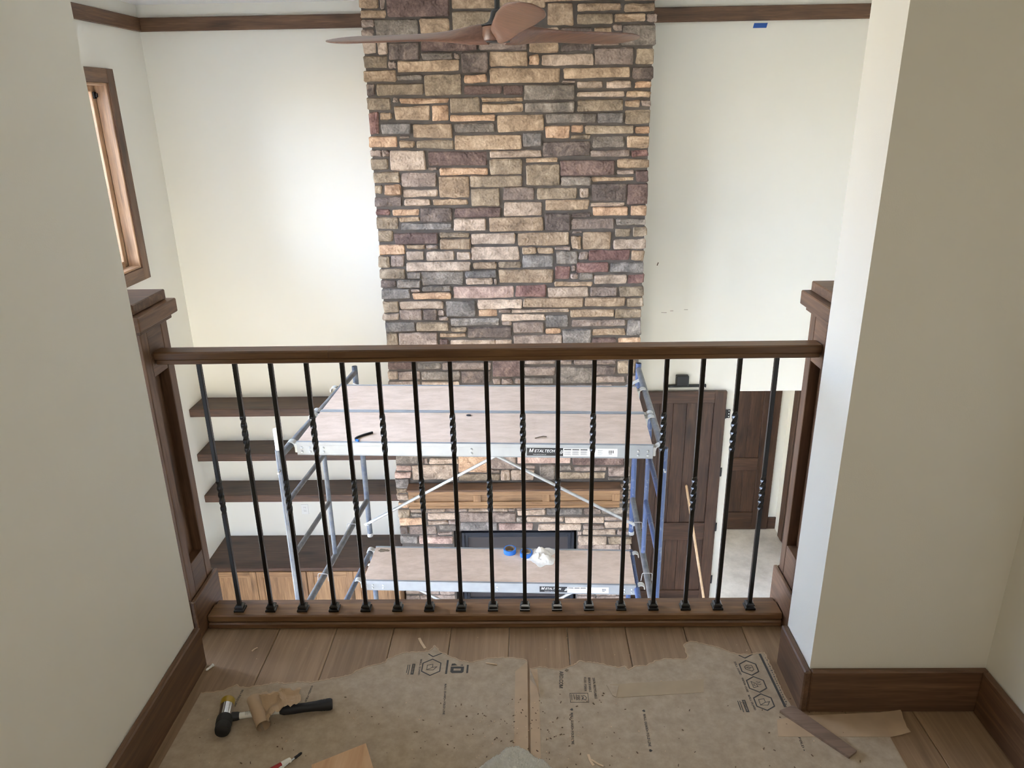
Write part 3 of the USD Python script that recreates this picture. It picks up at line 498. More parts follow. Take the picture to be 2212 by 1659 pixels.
# ------------------------------------------------------------------ shelves and built-in cabinets left of the chimney
for z, which in ((-.835, 'topmost of the three'), (-1.292, 'middle one of the three'), (-1.733, 'lowest of the three')):
    solo('floating_shelf', cb(XL+.001, CX0-.004, 4.137, YW-.001, z-.075, z, .003), M['door_x'], 'thick dark wood floating shelf left of the chimney, ' + which, 'shelf', group='floating shelves left of the chimney')
solo('bench_top', cb(XL+.001, CX0-.002, 3.858, YW-.001, -2.407, -2.371, .003), M['door_x'], 'long dark wood counter over the cabinets left of the chimney', 'counter')
for x0, x1, lab in ((-2.99, -2.013, 'knotty wood base cabinet under the counter, in the left corner'), (-2.009, -1.112, 'knotty wood base cabinet under the counter, next to the chimney')):
    t = Thing('base_cabinet', lab, 'cabinet', ((x0+x1)/2, 4.15, ZF), group='cabinets under the counter')
    t.part('body', cb(x0, x1, 3.895, YW-.002, ZF+.1, -2.409, .002), M['warm_z']); t.part('toe_kick', cb(x0+.004, x1-.004, 3.95, YW-.01, ZF+.001, ZF+.099, .002), M['door_x'])
    mid = (x0+x1)/2
    for a, b in ((x0+.004, mid-.0025), (mid+.0025, x1-.004)):
        d = t.part('door', cb(a+.06, b-.06, 3.880, 3.890, ZF+.17, -2.487, .002), M['warm_z'])
        for q, ax in (((a, a+.0595, 3.871, 3.8945, ZF+.11, -2.425), 'z'), ((b-.0595, b, 3.871, 3.8945, ZF+.11, -2.425), 'z'), ((a+.06, b-.06, 3.871, 3.8945, -2.4865, -2.425), 'x'), ((a+.06, b-.06, 3.871, 3.8945, ZF+.11, ZF+.1695), 'x')): t.part('door_frame', cb(*q, .002), M['warm_'+ax], under=d)
t = Thing('power_outlet', 'white double power outlet on the back wall under the lowest shelf', 'outlet', (-2.14, YW, -2.065))
t.part('cover_plate', cb(-2.176, -2.104, YW-.006, YW, -2.122, -2.008, .003), M['white'])
for z in (-2.045, -2.085):
    r = t.part('receptacle', cb(-2.157, -2.123, YW-.009, YW-.0062, z-.014, z+.014, .003), M['white'])
    t.part('slot', cat(bx(-2.147, -2.1445, YW-.0098, YW-.0091, z-.004, z+.006), bx(-2.135, -2.1325, YW-.0098, YW-.0091, z-.004, z+.006)), M['matte_black'], under=r)
t = Thing('wall_bracket', 'black metal bar with a square box mounted on the wall above the leaning door', 'bracket', (1.646, YW, -.76))
t.part('bar', cb(1.468, 1.824, YW-.028, YW-.004, -.771, -.748, .002), M['matte_black']); t.part('box', cb(1.543, 1.660, YW-.06, YW-.0005, -.7475, -.648, .006), M['matte_black'])
t.part('end_cap', cb(1.8245, 1.833, YW-.030, YW-.003, -.774, -.745, .002), M['matte_black']); t.part('end_cap', cb(1.459, 1.4675, YW-.030, YW-.003, -.774, -.745, .002), M['matte_black'])
p = cb(0, .108, -.0004, .0004, 0, .036, 0); v = np.array(p.vertices); v[:, 0] += v[:, 2]*.22; p.vertices = v + [1.988, YW-.0006, 2.314]
solo('tape_flag', p, M['paint_tape'], 'small blue strip of painter\'s tape stuck high on the right of the back wall', 'tape')
a = np.array([1.700, 4.368, -1.79]); d = np.array([.1385, -.44, -.975]); b = a + d*((ZF+.02-a[2])/d[2]); dn = (b-a)/np.linalg.norm(b-a)
t = Thing('wooden_pole', 'bare pale wooden pole leaning on the dark door', 'pole', (*b[:2], ZF))
t.part('shaft', cat(rod(a, b, .0125, 14), ), M['pole'], smooth=40); t.part('tip', lathe([(.0125, 0), (.011, .006), (.006, .011), (.001, .0125)], 14, -dn, a), M['pole'], smooth=40)

# ------------------------------------------------------------------ ceiling fan
FXc, FYc = .010, 1.63
t = Thing('ceiling_fan', 'three-blade carved wood ceiling fan hanging before the chimney', 'ceiling fan', (FXc, FYc, 2.03))
t.part('downrod', rod((FXc, FYc, 2.165), (FXc, FYc, ZC-.05), .0125), M['matte_black'], smooth=40)
t.part('canopy', lathe([(.012, 2.48), (.05, 2.50), (.07, 2.545), (.07, ZC-.0005)], 32, at=(FXc, FYc, 0)), M['matte_black'], smooth=40)
t.part('bell', lathe([(.076, 2.103), (.078, 2.107), (.060, 2.112), (.044, 2.121), (.036, 2.135), (.029, 2.165), (.020, 2.172), (.013, 2.175)], 36, at=(FXc, FYc, 0)), M['matte_black'], smooth=35)
t.part('hub', lathe([(.058, 2.036), (.066, 2.040), (.072, 2.060), (.070, 2.098), (.060, 2.1025)], 36, at=(FXc, FYc, 0)), M['fan'], smooth=40)
t.part('hub_cover', lathe([(.040, 2.0305), (.056, 2.0315), (.058, 2.0358)], 30, at=(FXc, FYc, 0)), M['matte_black'], smooth=40)
def blade(ang):
    R, RT = .955, .76; rs_ = np.r_[np.linspace(.045, RT, 34), RT+(R-RT)*np.sin(np.linspace(0, math.pi/2, 14))[1:]]; V = []
    d = np.array([math.cos(ang), math.sin(ang), 0]); nn = np.array([-d[1], d[0], 0]); k = 18
    for r in rs_:
        u = (r-.045)/(R-.045); c = .095 + .072*min(1, u/.6)**1.1
        if r > RT: c *= math.sqrt(max(1e-4, 1-((r-RT)/(R-RT))**2))
        c = max(c, .004); p = math.radians(14 + 44*math.exp(-(u/.20)**1.5)); th = .015 + .045*math.exp(-(u/.17)**2)
        if r > RT: th *= max(.35, c/.15)
        zc = 2.069 + .012*u*u
        for q in range(k):
            a = 2*math.pi*q/k; s = c/2*np.sign(math.cos(a))*abs(math.cos(a))**.6; e = th/2*np.sign(math.sin(a))*abs(math.sin(a))**.75
            off = d*r + nn*(s*math.cos(p) + e*math.sin(p)) + np.array([0, 0, 1.0])*(-s*math.sin(p) + e*math.cos(p))
            V.append([FXc+off[0], FYc+off[1], zc+off[2]])
    m = len(rs_); F = []
    for i in range(m-1):
        for j in range(k):
            j2 = (j+1) % k; F += [[i*k+j, (i+1)*k+j, (i+1)*k+j2], [i*k+j, (i+1)*k+j2, i*k+j2]]
    V += [np.mean(V[:k], 0), np.mean(V[-k:], 0)]
    for j in range(k): j2 = (j+1) % k; F += [[m*k, j, j2], [m*k+1, (m-1)*k+j2, (m-1)*k+j]]
    return fix(trimesh.Trimesh(np.array(V), np.array(F), process=False))
for a in (-81, 39, 159): t.part('blade', blade(math.radians(a)), M['fan'], smooth=50)

# ------------------------------------------------------------------ scaffold
LF, LR, RF, RR = (-1.295, 1.63), (-1.17, 3.10), (.905, 1.61), (.975, 3.10)
tower = Thing('scaffold_tower', 'steel tube scaffold, grey at left and blue at right, standing before the chimney', 'scaffold', (-.15, 2.36, ZF))
def frame(F, R, z0, z1, mat, arch, pins):
    F, R = np.array(F), np.array(R); P = lambda s, z: np.array([*(F + (R-F)*s), z]); r = .0208; t = tower
    if arch: m = pipe(bend([P(0, z0), P(0, z1), P(1, z1), P(1, z0)], .09), r)
    else: m = pipe([P(0, z0), P(0, z1+.045)], r)
    e = t.part('end_frame', m, M[mat], 'worn grey steel frame' if mat == 'tube_grey' else 'worn blue painted frame', smooth=40)
    if not arch:
        t.part('leg', pipe([P(1, z0), P(1, z1+.045)], r), M[mat], smooth=40, under=e)
        t.part('top_bar', pipe([P(.013, z1), P(.987, z1)], r), M['tube_bar'], 'dull grey top bar', smooth=40, under=e)
        for s in (0, 1): t.part('tube_mouth', lathe([(.0165, 0), (.0165, .001)], 16, at=P(s, z1+.0451)), M['matte_black'], under=e)
    zb = z0 + .33 if not arch else z0 + .35
    t.part('bottom_bar', pipe([P(.013, zb), P(.987, zb)], r), M['tube_bar'], smooth=40, under=e)
    t.part('inner_post', pipe([P(.456, z1-.02), P(.456, zb+.02)], .0155), M[mat], smooth=40, under=e)
    for z in (z1-.31, z1-.67): t.part('rung', pipe([P(.012, z), P(.447, z)], .0155), M['tube_bar' if mat == 'tube_grey' else mat], smooth=40, under=e)
    for s in (0, 1):
        t.part('collar', lathe([(.0225, 0), (.0245, .004), (.0245, .026), (.0225, .03)], 18, at=P(s, z0-.005 if not arch else z0+.002)), M['galv'], smooth=40, under=e)
        for z in (z1-.08, z0+.13):
            dn = np.array([0, -1.0, 0]); t.part('brace_stud', rod(P(s, z)+dn*.018, P(s, z)+dn*.055, .006, 10), M['galv'], under=e)
    if pins: t.part('coupling_pin', rod(P(0, z1+.03), P(0, z1+.175), .0165, 16), M['white'], 'pale coupling pin', smooth=40, under=e)
    for s in (.28, .72):
        c = P(s, zb); u = np.array([*(R-F), 0]); u /= np.linalg.norm(u); w = np.array([u[1], -u[0], 0])
        t.part('locking_wire', pipe(bend([c-w*.04+[0, 0, -.035], c-w*.032+[0, 0, .026], c+w*.032+[0, 0, .026], c+w*.034+[0, 0, -.03]], .008, 4), .0022, 8), M['galv'], under=e)
frame(LF, LR, -1.55, -.12, 'tube_grey', False, True); frame(RF, RR, -1.55, -.12, 'tube_blue', False, False)
frame(LF, LR, ZF+.002, -1.684, 'tube_grey', True, False); frame(RF, RR, ZF+.002, -1.684, 'tube_blue', True, False)
def brace(a, b):
    a, b = np.array(a), np.array(b); u = (b-a)/np.linalg.norm(b-a); t = tower
    e = t.part('cross_brace', pipe([a+u*.07, b-u*.07], .0125, 12), M['galv'], 'silver diagonal brace', smooth=40)
    for p, s in ((a, 1), (b, -1)):
        c = p + u*s*.035; fl = cb(-.05, .05, -.003, .003, -.012, .012, .002); T4 = np.eye(4); T4[:3, 0] = u; T4[:3, 1] = [0, 1, 0]; T4[:3, 2] = np.cross(u, [0, 1, 0]); T4[:3, 3] = c; fl.apply_transform(T4); t.part('flat_end', fl, M['galv'], under=e)
yb = 3.058
brace((-1.185, yb, -1.42), (.965, yb, -.20)); brace((.98, yb-.027, -1.42), (-1.165, yb-.027, -.20))
brace((-1.18, yb, -3.11), (.98, yb, -1.79)); brace((.98, yb-.027, -3.11), (-1.18, yb-.027, -1.79))
PL, PW = 2.09, .486
def plank(loc, ang, label, sticker):
    t = Thing('scaffold_plank', label, 'scaffold plank', loc, rotz=ang, group='scaffold planks')
    L = lambda name, m, mat, lab=None, **k: t.part(name, m, mat, lab, world=False, **k)
    L('deck_board', cb(.004, PL-.004, .012, PW-.012, -.014, -.001, .001), M['ply'], 'dusty plywood deck')
    for y, s in ((0, 1), (PW, -1)):
        m = cat(cb(0, PL, y, y+s*.004, -.083, .0015, .001), cb(0, PL, y, y+s*.018, -.001, .002, .001), cb(0, PL, y-s*.0022, y, -.020, .0015, .001), cb(0, PL, y-s*.0022, y+s*.02, -.083, -.079, .001))
        L('side_rail', m, M['alu'])
    for x, s in ((-.040, 1), (PL+.040, -1)):
        for y in (.030, PW-.030):
            A = np.linspace(math.radians(200), math.radians(-8), 13); R0, R1 = .0225, .0300
            po = [(x+s*R1*math.cos(a), -.032+R1*math.sin(a)) for a in A] + [(x+s*R0*math.cos(a), -.032+R0*math.sin(a)) for a in A[::-1]]
            h = trimesh.creation.extrude_polygon(Polygon(po).buffer(0), .044, engine='earcut'); v = np.array(h.vertices); h.vertices = np.stack([v[:, 0], y-.022+v[:, 2], v[:, 1]], -1)
            lug = cb(x+s*.0235, x+s*.060, y-.022, y+.022, -.072, -.0145, .003)
            L('hook', fix(cat(fix(h), lug)), M['cast'], smooth=35)
    for x in (.03, .08, .16, 1.04, PL-.085, PL-.03):
        for z in (-.036, -.062): L('bolt', lathe([(.008, 0), (.0075, .003), (.004, .0055), (.001, .006)], 10, (0, -1, 0), (x, -.0001, z)), M['galv'], smooth=40)
    if sticker:
        z0, z1 = -.071, -.0215; xa, xb, xc = 1.363, 1.573, 1.886
        s1 = L('label', cb(xa, xb, -.0006, -.0002, z0, z1, 0), M['label_black'], 'black brand label'); e = -.0007
        L('lettering', text('M', .022, (xa+.010, e, z1-.027), (1, 0, 0), (0, 0, 1), .0003, .030, True, .25), M['white_ink'], under=s1)
        L('lettering', text('ETALTECH', .0165, (xa+.042, e, z1-.027), (1, 0, 0), (0, 0, 1), .0003, .122, True, .25), M['white_ink'], under=s1)
        L('lettering', text('WWW.METALTECH.CO', .004, (xa+.036, e, z0+.006), (1, 0, 0), (0, 0, 1), .0003, .075), M['white_ink'], under=s1)
        L('stripes', cat([sweep([(xb-.022+.0045*i, e, z1-.038), (xb-.008+.0045*i if i < 2 else xb-.001, e, z1-.012-(0 if i < 2 else .006*(i-1)))], circ(.0009, 4)) for i in range(4)]), M['white_ink'], under=s1)
        s2 = L('label', cb(xb+.0005, xc, -.0006, -.0002, z0-.002, z1-.001, 0), M['white_ink'], 'white warning label'); g = []; dk = []
        for c in range(3):
            x = xb+.006+c*.047; dk.append(bx(x, x+.041, e-.0003, e, z1-.012, z1-.006)); g += [bx(x, x+.041-.006*(q % 2), e-.0003, e, z1-.0185-.006*q, z1-.0165-.006*q) for q in range(5)]
        g += [bx(xb+.200, xb+.200+.03-.004*(q % 3), e-.0003, e, z1-.012-.006*q, z1-.0105-.006*q) for q in range(6)]
        dk += [bx(xc-.052+.0036*q, xc-.052+.0036*q+(.0022 if q % 3 else .0012), e-.0003, e, z1-.030, z1-.012) for q in range(9)] + [bx(xc-.05, xc-.03, e-.0003, e, z1-.036, z1-.033)]
        L('small_print', cat(g), M['grey_ink'], under=s2); L('table', cat(dk), M['label_black'], under=s2); L('lettering', text('75', .013, (xb+.158, e, z1-.026), (1, 0, 0), (0, 0, 1), .0003, None, True), M['label_black'], under=s2)
UA, LA = math.atan2(-.092, 2.087), math.atan2(-.078, 2.039)
u0 = np.array([-1.234, 1.765]); e2 = np.array([-math.sin(UA), math.cos(UA)])
plank((*u0, -.09), UA, 'dusty plywood and aluminium scaffold plank, nearer of the upper pair, with label', True)
plank((*(u0+e2*(PW+.006)), -.09), UA, 'dusty plywood and aluminium scaffold plank, farther of the upper pair', False)
plank((-1.148, 2.612, -1.65), LA, 'dusty plywood and aluminium scaffold plank on the lower level, with label', True)
# ------------------------------------------------------------------ things left on the scaffold
ZU, ZL = -.0905, -1.6505
st = [(-.802, 1.884, ZU+.006), (-.850, 1.846, ZU+.006), (-.880, 1.815, ZU+.006), (-.888, 1.793, ZU+.006), (-.880, 1.775, ZU+.006), (-.862, 1.760, ZU+.006)]
t = Thing('bent_strap', 'short bent black rubber strap with a blue end on the nearer upper plank', 'strap', (-.86, 1.8, ZU))
sec = [(-.0045, -.006), (.0045, -.006), (.0045, .006), (-.0045, .006)]
t.part('strap', sweep(st[:5], sec, up=(0, 0, 1)), M['rubber']); t.part('end', sweep(st[4:], sec, up=(0, 0, 1)), M['blue_tape'], 'blue end')
solo('twig', pipe([(.176, 1.783, ZU+.004), (.205, 1.796, ZU+.006), (.226, 1.808, ZU+.0045), (.246, 1.806, ZU+.003)], .0032, 7), M['core'], 'thin brown twig lying on the nearer upper plank', 'twig')
solo('paint_blob', trimesh.creation.icosphere(2, 1.0).apply_transform(np.diag([.016, .012, .004, 1])).apply_translation((-.24, 2.148, ZU+.0035)), M['grip'], 'small dark blue blob on the nearer upper plank near the seam', 'blob', smooth=True)
def tape_roll(x, y, label):
    t = Thing('tape_roll', label, 'tape roll', (x, y, ZL), group='tape rolls on the lower plank')
    def tub(r0, r1, z0, z1): return lathe([(r0, z0), (r1-.001, z0), (r1, z0+.001), (r1, z1-.001), (r1-.001, z1), (r0, z1), (r0, z0)], 40, at=(x, y, 0))
    def hollow(r0, r1, z0, z1):
        q = m3.Manifold.cylinder(z1-z0, r1, r1, 44) - m3.Manifold.cylinder(z1-z0+.02, r0, r0, 44).translate([0, 0, -.01]); k = q.translate([x, y, z0]).to_mesh(); return trimesh.Trimesh(np.array(k.vert_properties[:, :3]), np.array(k.tri_verts), process=False)
    t.part('tape', hollow(.0405, .051, ZL+.0005, ZL+.0375), M['blue_tape'], smooth=35); t.part('core', hollow(.0375, .0403, ZL+.0003, ZL+.038), M['core'], 'cardboard core', smooth=35)
tape_roll(-.018, 2.992, 'blue roll of masking tape standing clear on the lower plank'); tape_roll(.115, 2.945, 'blue roll of masking tape half hidden by the white rag')
def crumple(cx, cy, z0, rx, ry, h, seed, n=46, lobes=((0, 0, 1),), fold=.5, fs=9.0, rag=.16):
    """A dropped cloth: height field over a ragged outline, ridged folds, closed underneath."""
    g = np.linspace(-1.25, 1.25, n); U, Vv = np.meshgrid(g, g); ang = np.arctan2(Vv, U)
    edge = 1 + rag*np.sin(3*ang+seed) + rag*.7*np.sin(5*ang+2.1*seed) + rag*.4*np.sin(9*ang+.7*seed); rr = np.hypot(U, Vv)/edge
    k = np.minimum(1, 1/np.maximum(rr, 1e-6)); U, Vv = U*k, Vv*k; rr = np.minimum(rr, 1)
    P = np.stack([U*rx*fs, Vv*ry*fs, np.zeros_like(U)+seed], -1); f = meshkit.fbm(P*1.6, 3, seed); rid = 1 - np.abs(2*f-1)*2.4
    H = sum(a*np.exp(-(((U-x)/.5)**2 + ((Vv-y)/.5)**2)) for x, y, a in lobes); H = np.minimum(H, 1.15)
    Z = h*(H*(1-fold) + fold*H*np.clip(rid, 0, 1))*np.clip((1-rr**3), 0, 1) + .003
    top = np.stack([cx+U*rx, cy+Vv*ry, z0+Z], -1).reshape(-1, 3); bot = top.copy(); bot[:, 2] = np.minimum(z0+.0006, top[:, 2]-.001); N = n*n; F = []
    for j in range(n-1):
        for i in range(n-1):
            a = j*n+i; F += [[a, a+1, a+n+1], [a, a+n+1, a+n], [N+a, N+a+n+1, N+a+1], [N+a, N+a+n, N+a+n+1]]
    for k_ in range(n-1):
        for a, b in ((k_, k_+1), ((n-1)*n+k_+1, (n-1)*n+k_), ((k_+1)*n, k_*n), (k_*n+n-1, (k_+1)*n+n-1)): F += [[b, a, N+a], [b, N+a, N+b]]
    return trimesh.Trimesh(np.vstack([top, bot]), np.array(F), process=False)
solo('rag', crumple(.232, 2.925, ZL, .122, .125, .075, 5, 60, ((-.15, .25, 1), (.35, -.2, .5)), .55, 13), M['cloth'], 'crumpled off-white rag lying on the lower plank', 'rag', smooth=True)
solo('dry_leaf', crumple(-1.055, 3.03, ZL, .045, .02, .006, 2, 16), M['core'], 'small brown leaf at the left end of the lower plank', 'leaf', smooth=True)

# ------------------------------------------------------------------ torn floor paper in the loft, with its print
TB = json.loads('''{"PL":[[-923,-352],[-890,-349],[-855,-343],[-843,-331],[-821,-315],[-803,-328],[-771,-327],[-723,-315],[-694,-306],[-664,-312],[-620,-303],[-581,-309],[-556,-300],[-494,-284],[-464,-274],[-440,-251],[-415,-235],[-357,-214],[-355,-200],[-302,-168],[-255,-165],[-219,-160],[-208,-148],[-200,-131],[-188,-145],[-174,-166],[-158,-172],[-132,-192],[-103,-207],[-67,-216],[-32,-205],[-9,-196],[27,-193],[66,-193],[98,-199],[120,-208],[124,-644]],"PR":[[127,-246],[161,-237],[197,-246],[226,-251],[257,-238],[284,-223],[296,-209],[309,-214],[332,-216],[368,-224],[400,-236],[423,-243],[443,-236],[454,-253],[480,-236],[517,-233],[551,-210],[576,-203],[615,-202],[650,-204],[658,-194],[655,-170],[658,-153],[655,-138],[671,-120],[688,-114],[719,-124],[744,-136],[770,-145],[797,-163],[814,-174],[839,-183],[863,-182],[897,-175],[923,-173],[925,-249],[926,-285],[925,-336],[928,-385],[933,-423],[949,-461],[1186,-465],[1177,-539],[1173,-645]],"tapeC":[[890,-459],[953,-451],[1189,-443],[1252,-430],[1250,-452],[1241,-479],[1236,-510],[1240,-527],[1178,-537],[853,-533],[859,-478]],"hex":[[-198,-240],[849,-248],[852,-323],[853,-399]],"bars":[[-146,-203],[-142,-269],[-113,-216],[-109,-267],[-77,-230],[-76,-267],[904,-181],[912,-420]],"text":[["WALL GUARD",[-236,-201],[-235,-276],6],["WALL GUARD• FOLD LINE",[-143,-316],[-136,-448],6],["GUARD• FOLD",[-573,-323],[-576,-393],6],["RD• FOLD LINE",[-793,-341],[-794,-414],6],["ARD.COM",[233,-261],[228,-337],12],["FLEX-FIBER",[308,-288],[305,-351],7],["BREATHABLE",[321,-290],[320,-355],7],["100% RECYCLABLE",[336,-291],[335,-383],7],["WALL GUARD• FOLD LINE",[256,-440],[252,-563],7],["WALL GUARD• FOLD LINE",[476,-446],[474,-571],7],["SPILL GUARD",[810,-218],[814,-281],6],["VAPOR-CURE",[815,-293],[815,-357],6],["WALL GUARD",[814,-368],[817,-432],6],["FOLD •",[914,-537],[912,-587],6]]}''')
rp = random.Random(21)
def torn(pts, i0, i1):
    """Densify the torn run of the outline and roughen it by a few millimetres."""
    out = []
    for i, (a, b) in enumerate(zip(pts, pts[1:] + pts[:1])):
        out.append(tuple(a))
        if i0 <= i < i1:
            a, b = np.array(a), np.array(b); n = max(1, int(np.linalg.norm(b-a)/.006)); d = (b-a)/(np.linalg.norm(b-a)+1e-9); nr = np.array([-d[1], d[0]])
            for k in range(1, n): out.append(tuple(a + (b-a)*k/n + nr*rp.uniform(-.0026, .0026)))
    return out
mm = lambda q: [(x/1000, y/1000) for x, y in q]
PZ0, PZ1 = .0004, .0014
def floor_paper(pts, run, label):
    poly = Polygon(torn(pts, *run)).buffer(0); path = LineString(pts[run[0]:run[1]+1])
    t = Thing('floor_paper', label, 'floor paper', (*np.array(poly.centroid.coords[0]), 0), group='protective floor papers')
    t.part('sheet', xy(poly, PZ0, PZ1), M['kraft'])
    rim = poly.intersection(path.buffer(.0052)).difference(poly.buffer(-.0042)); t.part('torn_edge', xy(rim, PZ1, PZ1+.0007), M['ktape'], 'frayed torn edge', kind='stuff')
    return t
pl = mm(TB['PL']); n = len(pl)-2; pl = pl[:n+1] + [(.124, -1.3), (-.934, -1.3)]
tl = floor_paper(pl, (0, n), 'grey-brown torn protective paper over the left of the loft floor')
pr_ = mm(TB['PR']); k = 34; pr_ = pr_[:-1] + [(1.166, -1.3), (.1285, -1.3)]; pr_[0] = (.1285, -.246)
tr = floor_paper(pr_, (0, k+4), 'grey-brown torn protective paper over the right of the loft floor')
IZ0, IZ1 = PZ1 + .0001, PZ1 + .0004
def hexagon(t, c, kind):
    cx, cy = c; R = .0385 if cx < 0 else .0345; P = lambda pts, w, closed=False: (LineString(pts + ([pts[0]] if closed else []))).buffer(w, cap_style=2, join_style=2)
    H = [(cx+R*.90*math.sin(a), cy+R*math.cos(a)) for a in np.arange(6)*math.pi/3]; g = [P(H, .0019, True)]
    q = lambda pts: [(cx+x, cy+y) for x, y in pts]
    if kind == 'fold':
        g += [P(q([(-.014, .010), (.004, .014), (.004, -.001), (-.014, -.012)]), .0009, True), P(q([(.004, -.001), (.018, .002), (.008, -.013), (-.014, -.012)]), .0009, True)]
    elif kind == 'drop':
        g += [P(q([(.012, .012), (.014, -.008), (.006, -.016), (-.012, -.006), (-.014, .004), (-.004, .013)]), .0009, True), Point(cx, cy).buffer(.005).difference(Point(cx, cy).buffer(.0034)), P(q([(-.012, -.001), (.0, .005), (.010, .0)]), .0007)]
    else:
        g += [P(q([(-.014, .013), (-.013, -.014), (.002, -.010), (-.001, .004)]), .0009, True), P(q([(.002, .012), (.009, .008), (.016, .011)]), .0009), P(q([(.002, .003), (.009, -.001), (.016, .002)]), .0009), P(q([(-.006, .004), (-.010, -.004), (-.004, -.006)]), .0008)]
    t.part('hexagon_icon', xy(union_all(g), IZ0, IZ1), M['ink'])
    chev = P([(cx-.017, cy+R+.026), (cx, cy+R+.012), (cx+.030, cy+R+.030)], .0019)
    return chev
hx = mm(TB['hex'])
hexes = [(tl, hx[0], 'fold'), (tr, hx[1], 'drop'), (tr, hx[2], 'vapour'), (tr, (hx[3][0], hx[3][1]), 'fold')]
for i, (t, c, kd) in enumerate(hexes):
    ch_ = hexagon(t, c, kd)
    if i < 2: t.part('chevron', xy(ch_, IZ0, IZ1), M['ink'])
b = mm(TB['bars'])
tl.part('printed_bar', bx(b[0][0]-.0032, b[0][0]+.0032, -.272, -.206, IZ0, IZ1), M['ink']); tl.part('printed_bar', bx(b[4][0]-.003, b[4][0]+.003, -.268, -.230, IZ0, IZ1), M['ink'])
dx0, dx1 = -.133, -.089
D_ = union_all([Polygon([(dx0, -.238), (dx1, -.238), (dx1, -.262), (dx1-.006, -.268), (dx0+.006, -.268), (dx0, -.262)])]).difference(Polygon([(dx0+.010, -.2465), (dx1-.010, -.2465), (dx1-.010, -.257), (dx0+.010, -.257)]))
tl.part('lettering', xy(union_all([D_, Polygon([(dx0+.001, -.234), (dx0+.020, -.231), (dx0+.012, -.223), (dx0+.002, -.224)]), Polygon([(dx1-.014, -.231), (dx1-.003, -.233), (dx1-.006, -.228)])]), IZ0, IZ1), M['ink'])
tr.part('printed_bar', xy(LineString([b[6], b[7]]).buffer(.0038, cap_style=2), IZ0, IZ1), M['ink'])
for s, p0, p1, h in TB['text']:
    p0, p1 = np.array(p0)/1000, np.array(p1)/1000; d = p1-p0; up = np.array([-d[1], d[0], 0]); up /= np.linalg.norm(up); h /= 1000
    if up[0] < 0: up = -up
    pos = np.array([*p0, IZ0]) - up*h/2
    (tl if p0[0] < .12 else tr).part('lettering', text(s, h, pos, (*d, 0), up, .0003, float(np.linalg.norm(d)), True), M['ink'])
for t, x, y in ((tl, -.258, -.224), (tr, .792, -.390)):      # boxed note beside each fold icon, small print beneath
    t.part('boxed_note', xy(Polygon([(x-.005, y), (x+.005, y), (x+.005, y-.05), (x-.005, y-.05)]).difference(union_all([Polygon([(x-.002, y-.004-.006*k), (x+.002, y-.004-.006*k), (x+.002, y-.0075-.006*k), (x-.002, y-.0075-.006*k)]) for k in range(7)])), IZ0, IZ1), M['ink'])
    t.part('small_print', cat([bx(x-.014-.006*q, x-.0115-.006*q, y-.05+.008*q, y-.004, IZ0, IZ1) for q in range(2)]), M['ink'])
f0, f1 = .254, .312; y0, y1 = -.359, -.399
lg = [Polygon([(f0, y0), (f1, y0), (f1, y1), (f0, y1)]).difference(Polygon([(f0+.0015, y0-.0015), (f1-.0015, y0-.0015), (f1-.0015, y1+.0015), (f0+.0015, y1+.0015)])),
      LineString([(f1-.022, y0-.012), (f1-.016, y0-.018), (f1-.020, y0-.023), (f1-.010, y0-.030), (f1-.006, y0-.020), (f1-.010, y0-.013), (f1-.018, y0-.010)]).buffer(.0009), LineString([(f1-.022, y0-.030), (f1-.016, y0-.020)]).buffer(.0008)]
lg += [LineString([(f0+.006+.007*k, y0-.006), (f0+.006+.007*k, y0-.030+.004*(k % 2))]).buffer(.0008) for k in range(3)]
tr.part('certificate_box', xy(union_all(lg), IZ0, IZ1), M['ink']); tr.part('lettering', text('FSC', .008, (f1-.035, y0-.010, IZ0), (0, -1, 0), (1, 0, 0), .0003, .020, True), M['ink'])
for x, y, r in ((.256, -.428, 1), (.476, -.434, 1), (.474, -.585, -1)):
    hs = [(x-.004*r, y), (x+.001*r, y+.004), (x+.004*r, y+.002), (x+.0025*r, y), (x+.004*r, y-.002), (x+.001*r, y-.004)]; tr.part('heart', xy(Polygon(hs).buffer(.0008), IZ0, IZ1), M['ink'])
dash = []
for k in range(22):
    y = -.20 - k*.0098; dash.append(bx(.9165+.001*(k % 3), .9225+.002*math.sin(k*2.3)-.0008, y-.0035, y, IZ0, IZ1))
tr.part('torn_lettering', cat(dash), M['ink'])

